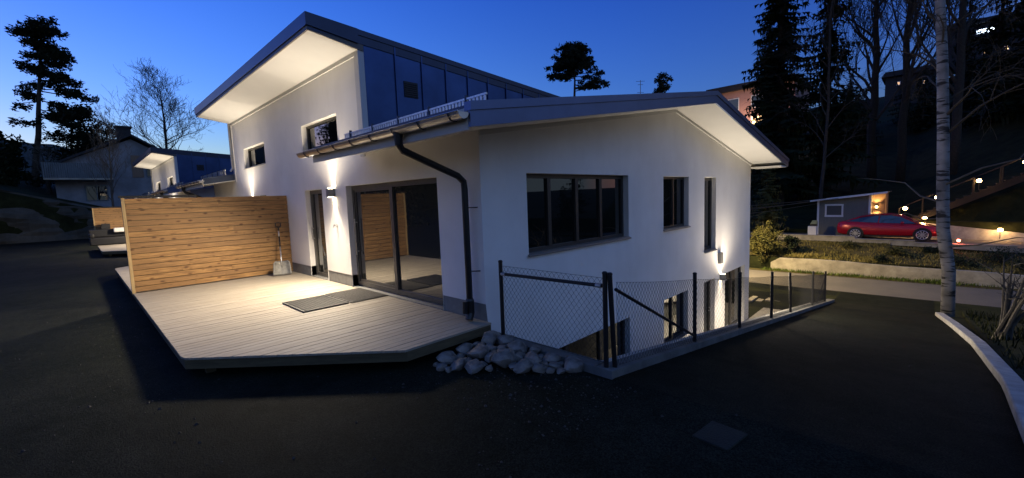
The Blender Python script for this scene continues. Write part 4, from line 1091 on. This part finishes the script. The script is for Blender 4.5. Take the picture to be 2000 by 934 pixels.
# ------------------------------------------------------------------ trees
def spruce(base, h, r, seed, label, m='needle', group=None, lowest=.06, dens=1., name='spruce_tree'):
    g = random.Random(seed); t = thing(name, base, label, 'tree', group); bx, by, bz = base
    tr = MB(); tr.tube([(bx, by, bz - .3), (bx, by, bz + h * .5), (bx, by, bz + h * .99)], [h * .016 + .04, h * .009 + .02, .01], 8); tr.build('trunk', MAT['bark'], t)
    c = MB(); z = h * lowest; 
    while z < h * .985:
        q = z / h; br = r * (1 - q) ** .82 * g.uniform(.72, 1.12) + .12
        for k in range(max(4, int(6 * dens))):
            a = g.uniform(0, 6.28); L = br * g.uniform(.6, 1.08); ca, sa = math.cos(a), math.sin(a)
            droop = .28 + .25 * (1 - q)
            ns = max(3, int(L / (.17 + h * .006) * dens))
            for i in range(ns):
                s = (i + g.random() * .6 + .4) / ns
                px, py, pz = bx + ca * L * s, by + sa * L * s, bz + z - droop * L * s + .22 * L * s * s
                w = (.09 + h * .006 + .17 * L * (1 - s * .7)) * g.uniform(.7, 1.25); hl = w * g.uniform(.8, 1.5)
                # two hanging sprays per station
                for sd in (-1, 1):
                    ex, ey = px - sa * w * sd + ca * w * .6, py + ca * w * sd + sa * w * .6
                    c.v += [(px - ca * w * .4, py - sa * w * .4, pz + .02), (ex, ey, pz - hl * .5), (px + ca * w * .5, py + sa * w * .5, pz - hl * .15 - g.random() * .05)]
                    n = len(c.v); c.f.append((n - 3, n - 2, n - 1))
                if g.random() < .6:
                    c.v += [(px, py, pz), (px + ca * w * .5, py + sa * w * .5, pz - .02), (px + ca * w * .1 + g.uniform(-.05, .05), py + sa * w * .1, pz - hl * 1.25)]
                    n = len(c.v); c.f.append((n - 3, n - 2, n - 1))
        z += (.12 + h * .0065) * g.uniform(.7, 1.3)
    c.build('crown', MAT[m], t)
    return t
def bare_tree(base, top, label, seed, r0=.16, levels=4, spread=.9, kids=(7, 5, 4, 3), twig='twig', trunk='bark', group=None, name='bare_tree', first=.3, flen=.42, rise=.55, minr=.006, droop=0., r1=None):
    g = random.Random(seed); B, T = Vector(base), Vector(top); H = (T - B).length
    t = thing(name, base, label, 'tree', group); tr, cr = MB(), MB()
    n = 10; pts = [B.lerp(T, i / n) + Vector((g.gauss(0, 1), g.gauss(0, 1), 0)) * H * .0032 * (0 < i < n) for i in range(n + 1)]
    pts[0] = B - Vector((0, 0, .3))
    rr = [max(minr, r0 * (1 - i / n) ** .8 + (r1 or minr) * i / n) for i in range(n + 1)]
    tr.tube(pts, rr, 9)
    def grow(p, d, L, r, lv):
        k = 5; q = [p]; dd = d.copy()
        for i in range(k):
            dd = (dd + Vector((g.gauss(0, .16), g.gauss(0, .16), g.gauss(0, .12) + (rise * .16 - droop * i * .22)))).normalized(); q.append(q[-1] + dd * L / k)
        cr.tube(q, [max(minr * .6, r * (1 - i / (k + 1.))) for i in range(k + 1)], 4 if lv > 1 else 5, cap=False)
        if lv >= levels: return
        for _ in range(kids[min(lv, len(kids) - 1)]):
            s = g.uniform(.25, 1.); i = min(k - 1, int(s * k)); pp = q[i].lerp(q[i + 1], s * k - i)
            ax = (q[i + 1] - q[i]).normalized(); v = Vector((g.gauss(0, 1), g.gauss(0, 1), g.gauss(0, 1))); v = (v - ax * v.dot(ax)).normalized()
            grow(pp, (ax * .75 + v * spread * g.uniform(.5, 1.) + Vector((0, 0, rise * .25))).normalized(), L * g.uniform(.42, .68), max(minr * .6, r * .5 * (1 - s * .4)), lv + 1)
    for k in range(kids[0] * 3):
        s = first + (1 - first) * (k + g.random()) / (kids[0] * 3); p = B.lerp(T, min(s, .985)); a = g.uniform(0, 6.28)
        d = Vector((math.cos(a) * spread, math.sin(a) * spread, rise + s * .35)).normalized()
        grow(p, d, H * flen * (1.12 - s * .8) * g.uniform(.7, 1.15), max(minr, r0 * .42 * (1 - s) + minr), 1)
    tr.build('trunk', MAT[trunk], t, smooth=True); cr.build('crown', MAT[twig], t)
    return t
def pine(base, top, limbs, label, seed, r0=.22, size=.5, name='pine_tree', n=120, leaf=.17):
    """limbs: list of (t along trunk, azimuth, length, rise per length, number of clumps)"""
    g = random.Random(seed); B, T = Vector(base), Vector(top); t = thing(name, base, label, 'tree'); tr, cr = MB(), MB()
    H = (T - B).length
    pts = [B.lerp(T, i / 8) + Vector((g.gauss(0, .05), g.gauss(0, .05), 0)) * (0 < i < 8) for i in range(9)]; pts[0] = B - Vector((0, 0, .4))
    tr.tube(pts, [r0 * (1 - .85 * i / 8) for i in range(9)], 9)
    for (s, az, L, rise, nc) in limbs:
        p = B.lerp(T, s); d = Vector((math.cos(az), math.sin(az), rise)); q = [p + d * L * k / 4 + Vector((0, 0, .06 * L * (k / 4) ** 2)) for k in range(5)]
        tr.tube(q, [.05 * (1 - k / 5) + .012 for k in range(5)], 5)
        for k in range(nc):
            f = .3 + .7 * (k + .7) / nc if nc > 1 else .8; c = p + d * L * f + Vector((g.gauss(0, .3), g.gauss(0, .3), g.uniform(-.25, .4)))
            for _ in range(n):
                a = g.uniform(0, 6.28); rr = size * math.sqrt(g.random()) * (1.15 - .3 * abs(f - .7)); x = c + Vector((math.cos(a) * rr, math.sin(a) * rr, g.gauss(0, size * .26) + .25 * rr * math.sin(a * 3 + c.x * 7)))
                u = Vector((g.gauss(0, 1), g.gauss(0, 1), g.gauss(.35, .5))).normalized() * leaf * g.uniform(.6, 1.2); v = u.orthogonal().normalized() * leaf * .3
                cr.quad(x - u * .4 - v, x - u * .4 + v, x + u)
    tr.build('trunk', MAT['pinebark'], t, smooth=True); cr.build('crown', MAT['needlep'], t)
    return t
RT = _r  # picture-right direction for reading azimuths off the photo
AZR = math.atan2(_r.y, _r.x)
# tall wind-swept pine at left
g = random.Random(2); limbs = []
for s, L, nc in ((.985, .55, 1), (.95, 1.1, 2), (.91, 1.3, 2), (.87, 1.15, 2), (.82, 1.6, 2), (.77, 1.5, 2), (.72, 1.7, 2)):
    for k in range(4): limbs.append((s + g.uniform(-.015, .015), g.uniform(0, 6.28), L * g.uniform(.7, 1.25), g.uniform(-.05, .2), nc))
for s, L, rz, nc in ((.68, 3.6, -.12, 4), (.62, 4.6, -.22, 5), (.57, 4.9, -.33, 5), (.52, 4.6, -.42, 5), (.63, 2.2, -.05, 2), (.5, 2.6, -.5, 3)):
    limbs.append((s, AZR + g.uniform(-.25, .25), L, rz, nc))
for s, L in ((.66, 1.6), (.6, 1.8), (.56, 1.3), (.45, 1.0)): limbs.append((s, AZR + math.pi + g.uniform(-.5, .5), L, -.1, 2))
pine((-55.53, -6.26, 3.0), (-55.84, -4.41, 19.7), limbs, 'tall one-sided pine with long limbs drooping right, at far left', 5, .30, .62, n=110, leaf=.26)
limbs = []
for k in range(44):
    s = g.uniform(.2, 1.); limbs.append((s, g.uniform(0, 6.28), (1.15 - s) * 3.4 + .5, g.uniform(-.3, .1), 3))
pine((-54.2, -3.0, 2.5), (-54., -2.6, 11.6), limbs, 'lower dark bushy pine right beneath the tall one-sided pine', 6, .22, .75, n=70, leaf=.26)
# pines showing over the roof
limbs = []
for k in range(46):
    q = g.random(); limbs.append((.79 + .2 * q, g.uniform(0, 6.28), .6 + 3.0 * math.sqrt(1 - q) * g.uniform(.6, 1.1), g.uniform(-.05, .3), 5))
for k in range(10): limbs.append((g.uniform(.74, .82), AZR + g.choice((0, math.pi)) + g.gauss(0, .5), g.uniform(2.6, 4.2), g.uniform(-.05, .15), 3))
for k in range(7): limbs.append((g.uniform(.66, .72), AZR + g.gauss(0, .45), g.uniform(3.6, 5.4), g.uniform(-.02, .1), 4))
pine((-32.0, 46.9, 4.0), (-32.3, 47.2, 22.5), limbs, 'dense round-topped pine standing behind the lower roof', 8, .35, .46, n=46, leaf=.32)
limbs = [(g.uniform(.84, 1.), g.uniform(0, 6.28), g.uniform(.4, 1.6), g.uniform(-.1, .2), 2) for k in range(12)]
pine((-22.2, 52.5, 4.0), (-22.2, 52.5, 17.2), limbs, 'small pine top peeking over the lower roof beside the antenna', 9, .2, .42, n=40, leaf=.3)
bare_tree((-72.3, 6.1, 2.), (-73.8, 6.1, 19.4), 'wide bare tree behind the metal roof at left, dark against the sky', 12, .26, 4, 1.0, (9, 6, 4, 3), first=.34, flen=.46, minr=.022)
bare_tree((-36.9, -2.1, -.2), (-37.15, -1.66, 8.2), 'slender pale bare birch in front of the old house', 13, .09, 4, .55, (7, 4, 4, 3), twig='paletwig', trunk='paletwig', first=.3, flen=.33, rise=.9, minr=.009)
bare_tree((-50.5, -5.2, 3.), (-50.8, -5.4, 7.2), 'stubby pollarded bare tree at the foot of the tall pine', 14, .2, 3, 1.0, (5, 5, 3), twig='paletwig', trunk='bark', first=.5, flen=.5, minr=.012)
bare_tree((-62., -13., 5.), (-62., -12.6, 14.), 'hazy pale bare tree at the left edge behind the pine', 15, .16, 4, .9, (6, 5, 4, 3), twig='paletwig', first=.3, flen=.42, minr=.014)
bare_tree((-78, 0., 6.), (-78, .3, 13.5), 'low bare tree over the old house ridge', 16, .2, 4, .9, (6, 5, 4, 3), twig='paletwig', first=.25, flen=.45, minr=.02)
for k, (x, y, z, r, h) in enumerate(((-58, -11, 4, 3.2, 6.5), (-52, -8.7, 3.6, 2.2, 4.2), (-60, -8.2, 4.5, 2.6, 5.5))):
    shrub(x, y, z, r, h, ['big black bush at the left picture edge under the hazy tree', 'dark bush above the rock wall at far left', 'dark bush behind the trunk of the tall pine'][k], MAT['darkleaf'], 40 + k, 3500, 'dark bushes at left above the rock wall', leaf=.22, lobes=26)
# right-hand side
spruce((-4.5, 36.5, .5), 25., 4.0, 21, 'tall dark spruce directly right of the lower roof', dens=1.15)
spruce((-3.6, 29.5, -1.6), 5.8, 1.5, 22, 'low olive spruce behind the round bush by the road', m='leafy', dens=1.2, lowest=.03)
spruce((-7.2, 44, 1.), 19., 3.0, 23, 'dark spruce left behind the tallest spruce')
spruce((-1.9, 39.5, 1.5), 23., 3.6, 24, 'dark spruce right behind the tallest spruce', dens=.9)
bare_tree((-1.1, 33., -.5), (-.7, 33.6, 19.), 'thin pale-stemmed birch between spruce and big bare trees', 31, .12, 4, .5, (8, 4, 4, 3), trunk='twig', first=.2, flen=.24, rise=.6, minr=.008, droop=.5, name='birch_tree')
bare_tree((.75, 44., 2.2), (.5, 44.3, 23.), 'large dark bare tree with forking limbs, left of the pair', 32, .36, 4, .8, (8, 5, 5, 3), first=.22, flen=.38, rise=.9, minr=.026)
bare_tree((2.6, 43., 2.2), (2.9, 43.2, 24.), 'large dark bare tree with forking limbs, right of the pair', 33, .32, 4, .8, (8, 5, 5, 3), first=.25, flen=.36, rise=.9, minr=.026)
bare_tree((5.4, 38., 2.5), (5.6, 38., 24.), 'dark bare tree behind the upper birch trunk', 34, .28, 4, .8, (7, 5, 5, 3), first=.2, flen=.38, rise=.8, minr=.026)
bare_tree((11., 40., 4.5), (11.6, 40., 22.), 'dark bare tree high on the slope at far right', 35, .28, 4, .85, (7, 5, 4, 3), first=.2, flen=.40, rise=.8, minr=.026)
for k, (x, y, h, r) in enumerate(((16, 46, 22, 3.6), (27, 40, 7, 2.6), (12.5, 52, 22, 3.4), (22, 31, 5, 2.2), (17, 60, 24, 4), (6.5, 60, 15, 3.0), (10.2, 47, 22, 4.6), (13.2, 44, 23, 4.6), (8.2, 53, 15, 3.6))):
    spruce((x, y, gz(x, y) - .2), h, r, 60 + k, ['black spruce below the bluish hilltop window', 'small black spruce well right of the picture edge', 'black spruce left of the bluish hilltop window', 'small black spruce right of the drive, out of the picture', 'black spruce on the hilltop at far right', 'short black spruce on the ridge behind the birch', 'broad black spruce just right of the upper birch trunk', 'broad black spruce between the birch and the right picture edge', 'black spruce on the ridge directly behind the birch'][k], group='black spruces on the dark slope', dens=.75)
g = random.Random(77); k = 0
while k < 17:
    x, y = g.uniform(-5, 13), g.uniform(41, 74)
    if x < 1 and y < 48: continue
    k += 1
    spruce((x, y, gz(x, y) - .2), g.uniform(5.5, 8.5), g.uniform(1.9, 2.8), 200 + k, 'dark young spruce among others on the black slope above shed and stairs', group='young spruces on the slope', dens=.8)
# main birch by the drive
B0 = Vector((4.98, 14.9, -2.42))
birch = bare_tree(tuple(B0), (4.2, 15.85, 10.8), 'big birch with white scarred trunk beside the drive', 41, .168, 4, .7, (6, 4, 4, 3), trunk='birch', first=.42, flen=.26, rise=.35, minr=.006, droop=.5, name='birch_tree', r1=.09)
def branch(mb, pts, r): mb.tube([Vector(p) for p in pts], [r * (1 - .85 * i / (len(pts) - 1)) for i in range(len(pts))], 6)
m = MB()
branch(m, [(4.7, 15.1, 1.1), (4.2, 15.5, 1.3), (3.8, 15.9, 1.75), (3.1, 16.4, 1.9), (2.4, 17.2, 2.0)], .035)
branch(m, [(4.68, 15.1, 1.6), (5.5, 14.9, 2.1), (6.2, 14.9, 2.3), (6.6, 15.1, 2.9), (6.8, 15.3, 3.9)], .035)
branch(m, [(4.76, 15.1, .6), (4.3, 15.2, .55), (3.9, 15.2, .75), (3.2, 15.6, .62), (2.6, 16., .8)], .025)
branch(m, [(4.84, 15.05, -.3), (5.5, 14.5, -.15), (6.2, 14.0, .15), (6.7, 13.8, .1)], .028)
m.build('side_branches', MAT['paletwig'], birch)
def stem_shrub(x, y, z, label, seed, n, H, spread):
    g = random.Random(seed); t = thing('bare_shrub', (x, y, z), label, 'shrub'); m = MB()
    for k in range(n):
        a = g.uniform(0, 6.28); q = g.uniform(.1, 1.) * spread; h = H * g.uniform(.5, 1.)
        ex, ey = math.cos(a) * q + .25 * spread, math.sin(a) * q
        pts = [Vector((x + g.gauss(0, .07), y + g.gauss(0, .07), z - .1)), Vector((x + ex * .3, y + ey * .3, z + h * .35)), Vector((x + ex * .7, y + ey * .7, z + h * .7)), Vector((x + ex, y + ey, z + h))]
        m.tube(pts, [.035, .028, .018, .006], 6)
        for _ in range(4):
            s = g.uniform(.3, .95); p = pts[1].lerp(pts[3], s); d = Vector((g.gauss(0, .5), g.gauss(0, .5), g.uniform(.2, .9))).normalized() * h * .3
            m.tube([p, p + d * .5 + Vector((g.gauss(0, .04), g.gauss(0, .04), 0)), p + d], [.012, .008, .003], 4)
    m.build('stems', MAT['paletwig'], t)
stem_shrub(5.62, 9.1, gz(5.62, 9.1), 'leafless many-stemmed shrub at the right edge by the kerb', 51, 13, 2.1, 1.0)

# ------------------------------------------------------------------ left background
def cliff():
    m = MB(); ny, nz_ = 44, 12
    for j in range(nz_ + 1):
        for i in range(ny + 1):
            y = -26 + 27 * i / ny; top = 1.62 + max(0., min(2.6, (-1. - y) * .31)); q = j / nz_
            z = -.4 + (top + .5) * q; x = -44.1 - .5 * q + .55 * noise.noise(Vector((y * .55, z * .8, 3))) + .25 * noise.noise(Vector((y * 1.9, z * 2., 9)))
            m.v.append((min(x, -43.7), y, z))
    n = ny + 1
    for j in range(nz_):
        for i in range(ny): m.f.append((j * n + i, j * n + i + 1, (j + 1) * n + i + 1, (j + 1) * n + i))
    m.quad(*[(-44.9, -26, 4.3), (-44.9, 1, 1.65), (-44.5, 1, 1.7), (-44.5, -26, 4.35)])
    return tag(m.build('rock_wall', MAT['cliff']), 'rough blasted rock wall closing the courtyard at far left', 'rock wall')
cliff()
m = MB(); m.hexa([(-44.2, -2.2, -.4), (-43.8, -2.2, -.4), (-43.8, -1.5, -.4), (-44.2, -1.5, -.4), (-44.6, -2.3, 2.), (-44.2, -2.3, 2.), (-44.2, -1.7, 1.9), (-44.6, -1.7, 1.9)])
tag(m.build('concrete_buttress', MAT['oldconc']), 'leaning concrete slab against the rock wall at left', 'concrete slab')
def old_house():
    t = thing('old_house', (-50, -1, 2.6), 'run-down pale house with dark roof, chimney and boarded balcony at left', 'house')
    xa, xb = -60., -48.; ya, yb = -4.8, 4.6; zb, ze, zr = 2.2, 5.9, 8.6; yr = .3
    w = MB(); w.prism([(ya, zb), (yb, zb), (yb, ze), (yr, zr - .25), (ya, ze)], 'x', xa, xb); w.build('wall', MAT['oldwall'], t)
    r = MB()
    for (y0, z0, y1, z1) in ((ya - .5, ze - .35, yr, zr), (yb + .5, ze - .35, yr, zr)):
        r.prism([(y0, z0), (y1, z1), (y1, z1 + .2), (y0, z0 + .2)], 'x', xa - .3, xb + .5)
    ro = r.build('roof', MAT['oldroof'], t)
    c = MB(); c.box(-50.5, -.5, zr - .6, -49.3, .5, zr + .95); c.box(-50.6, -.6, zr + .951, -49.2, .6, zr + 1.1); c.build('chimney', MAT['oldroof'], ro)
    b = MB(); b.box(xb + .003, ya - .6, 4.6, xb + 1.2, ya + 3.6, 4.75); bo = b.build('balcony', MAT['oldconc'], t)
    s = MB()
    for k in range(34): s.box(xb + 1.15, ya - .6 + k * .125, 4.76, xb + 1.19, ya - .6 + k * .125 + .1, 6.0)
    s.build('railing', MAT['oldwood'], bo)
    for (y0, z0, w_, h_) in ((-3.0, 2.9, 1.3, 1.2), (1.8, 2.9, 1.2, 1.2), (1.2, 5.0, 1.0, 1.1)):
        f = MB(); e = .08
        f.box(xb + .002, y0 - e, z0 - e, xb + .05, y0 + w_ + e, z0); f.box(xb + .002, y0 - e, z0 + h_, xb + .05, y0 + w_ + e, z0 + h_ + e); f.box(xb + .002, y0 - e, z0, xb + .05, y0, z0 + h_); f.box(xb + .002, y0 + w_, z0, xb + .05, y0 + w_ + e, z0 + h_)
        f.box(xb + .01, y0 + w_ / 2 - .03, z0, xb + .04, y0 + w_ / 2 + .03, z0 + h_)
        fo = f.build('window', MAT['oldwood'], t)
        g = MB(); g.box(xb + .004, y0, z0, xb + .015, y0 + w_, z0 + h_); g.build('pane', MAT['glass'], fo)
    d = MB(); d.box(xb + .002, .15, 4.9, xb + .05, .95, 6.9); d.build('shutter', MAT['brownwall'], t)
old_house()
# covered garden sofa beside the far partition
t = thing('garden_sofa', (-28.0, -2.6, 0), 'dark covered garden sofa with white cushions beside the far wooden partition', 'sofa')
m = MB(); m.box(-28.3, -3.5, .02, -27.4, -1.2, .42); m.box(-28.3, -3.5, .421, -28.05, -1.2, .85); m.box(-28.04, -3.5, .421, -27.4, -3.3, .65); m.build('seat_cover', MAT['tarp'], t, bevel=.05)
m = MB(); m.box(-28.03, -2.5, .66, -27.75, -1.5, .9); m.build('cushion', MAT['whitefab'], t, bevel=.05)
m = MB(); m.box(-28.28, -2.95, .86, -28.1, -2.6, 1.15); m.build('lantern_box', MAT['tarp'], t)
t = thing('white_garage', (-41., -13.0, -.27), 'white corner of a garage at the left picture edge', 'garage')
m = MB(); m.box(-45.5, -15.5, -.4, -36.5, -8.05, 1.35); m.build('wall', MAT['white'], t)
m = MB(); m.box(-45.6, -15.6, 1.352, -36.4, -7.97, 1.5); m.build('roof', MAT['flash'], t)

# ------------------------------------------------------------------ houses beyond
def far_house(c, size, rz, label, wallm, lit, roofm='oldroof'):
    t = thing('hillside_house', c, label, 'house'); x, y, z = c; w, d, h = size
    m = MB(); m.box(x - w / 2, y, z - 2, x + w / 2, y + d, z + h); m.build('wall', wallm, t)
    r = MB(); r.prism([(x - w / 2 - .5, z + h + .002), (x + w / 2 + .5, z + h + .002), (x + w / 2, z + h + .8), (x - w / 2, z + h + .8)], 'y', y - .6, y + d + .6); r.build('roof', MAT[roofm], t)
    for (u, v, ww, hh, e) in lit:
        f = MB(); q = .1
        f.box(x + u - q, y - .06, z + v - q, x + u + ww + q, y - .003, z + v); f.box(x + u - q, y - .06, z + v + hh, x + u + ww + q, y - .003, z + v + hh + q); f.box(x + u - q, y - .06, z + v, x + u, y - .003, z + v + hh); f.box(x + u + ww, y - .06, z + v, x + u + ww + q, y - .003, z + v + hh)
        fo = f.build('window', MAT['white'], t); g = MB(); g.box(x + u, y - .04, z + v, x + u + ww, y - .01, z + v + hh); g.build('pane', e or MAT['glass'], fo)
    for o in [t]: pass
    return t
coolwin = emit('cool_lit_window', (.65, .8, 1.), 1.2); warmwin = emit('warm_lit_window', (1., .6, .28), .5); dimwin = emit('dim_lit_window', (1., .6, .3), .12)
pinkh = far_house((-14.2, 63, 11.6), (11, 9, 4.0), 0, 'salmon pink house with white windows glimpsed past the roof edge', MAT['pink'], ((-2.6, 1.4, 1.3, 1.5, dimwin if False else None), (.4, 1.4, 1.3, 1.5, None), (-2.6, -1.4, 1.3, 1.5, warmwin), (.4, -1.4, 1.3, 1.5, warmwin)))
L = bpy.data.lights.new('house_light', 'POINT'); L.energy = 110; L.color = (1, .7, .5); lo = bpy.data.objects.new('house_light', L); COL.objects.link(lo); lo.parent = pinkh; lo.location = (0, -3.2, -1.2); L.shadow_soft_size = .2
far_house((10.6, 118, 26.), (12, 9, 5), 0, 'black hilltop house with one bluish lit window at upper right', MAT['oldroof'], ((-1.2, 2.2, 2.2, 1.7, coolwin),))
far_house((11.5, 104, 21.5), (9, 8, 3.6), 0, 'black house below the hilltop with small warm windows', MAT['oldroof'], ((.6, 1.2, .4, .5, warmwin), (-1.8, 1.2, .3, .5, dimwin), (3., 1.3, .3, .5, dimwin)))
far_house((1.3, 92, 16.2), (6, 6, 3.0), 0, 'small dark house on the ridge behind the bare trees with a tiny lit window', MAT['oldroof'], ((1.6, 1.2, .3, .35, warmwin), (-1.5, 1.6, .3, .4, dimwin)))
t = thing('tv_antenna', (-16.6, 33.2, 5.), 'thin television aerial standing above the lower roof line', 'antenna')
m = MB(); m.tube([(-14.95, 33.3, -.3), (-14.95, 33.3, 12.0)], .03, 6); m.build('mast', MAT['sill'], t)
m = MB()
for z, l in ((11.9, .8), (11.6, .5), (10.9, .6)): m.tube([(-14.95 - RT.x * l / 2, 33.3 - RT.y * l / 2, z), (-14.95 + RT.x * l / 2, 33.3 + RT.y * l / 2, z)], .018, 5)
m.build('cross_rods', MAT['sill'], t)

# trees behind the viewer, seen only as dark shapes in the window glass
for k, (x, y, h, r) in enumerate(((-9, -20, 6, 2.6), (-5, -21, 8, 3.0), (0, -20, 5, 2.4), (-14, -21, 7, 3.), (-19, -20, 6, 2.8), (-25, -22, 8, 3.2), (5, -20, 5, 2.4), (-38, -16.5, 14, 3.3), (-42, -17.5, 15, 3.4), (-33.5, -16, 13, 3.), (-47, -19, 15, 3.6), (-29, -15, 12, 3.), (-36, -18, 15, 3.8), (-40, -15.5, 14, 3.6), (-31.5, -17, 14, 3.6), (-44.5, -17, 15, 3.8), (-26, -14.5, 11, 3.0), (14, 1, 1.6, 1.3), (16, 4.5, 3.0, 1.5), (14.5, 10, 1.9, 1.4), (19, 15, 4.2, 2.0), (12.5, -5, 2.2, 1.4))):
    spruce((x, y, gz(x, y) - .2), h, r, 80 + k, 'dark spruce standing across the drive, out of the picture', group='spruces across the drive', dens=.6)
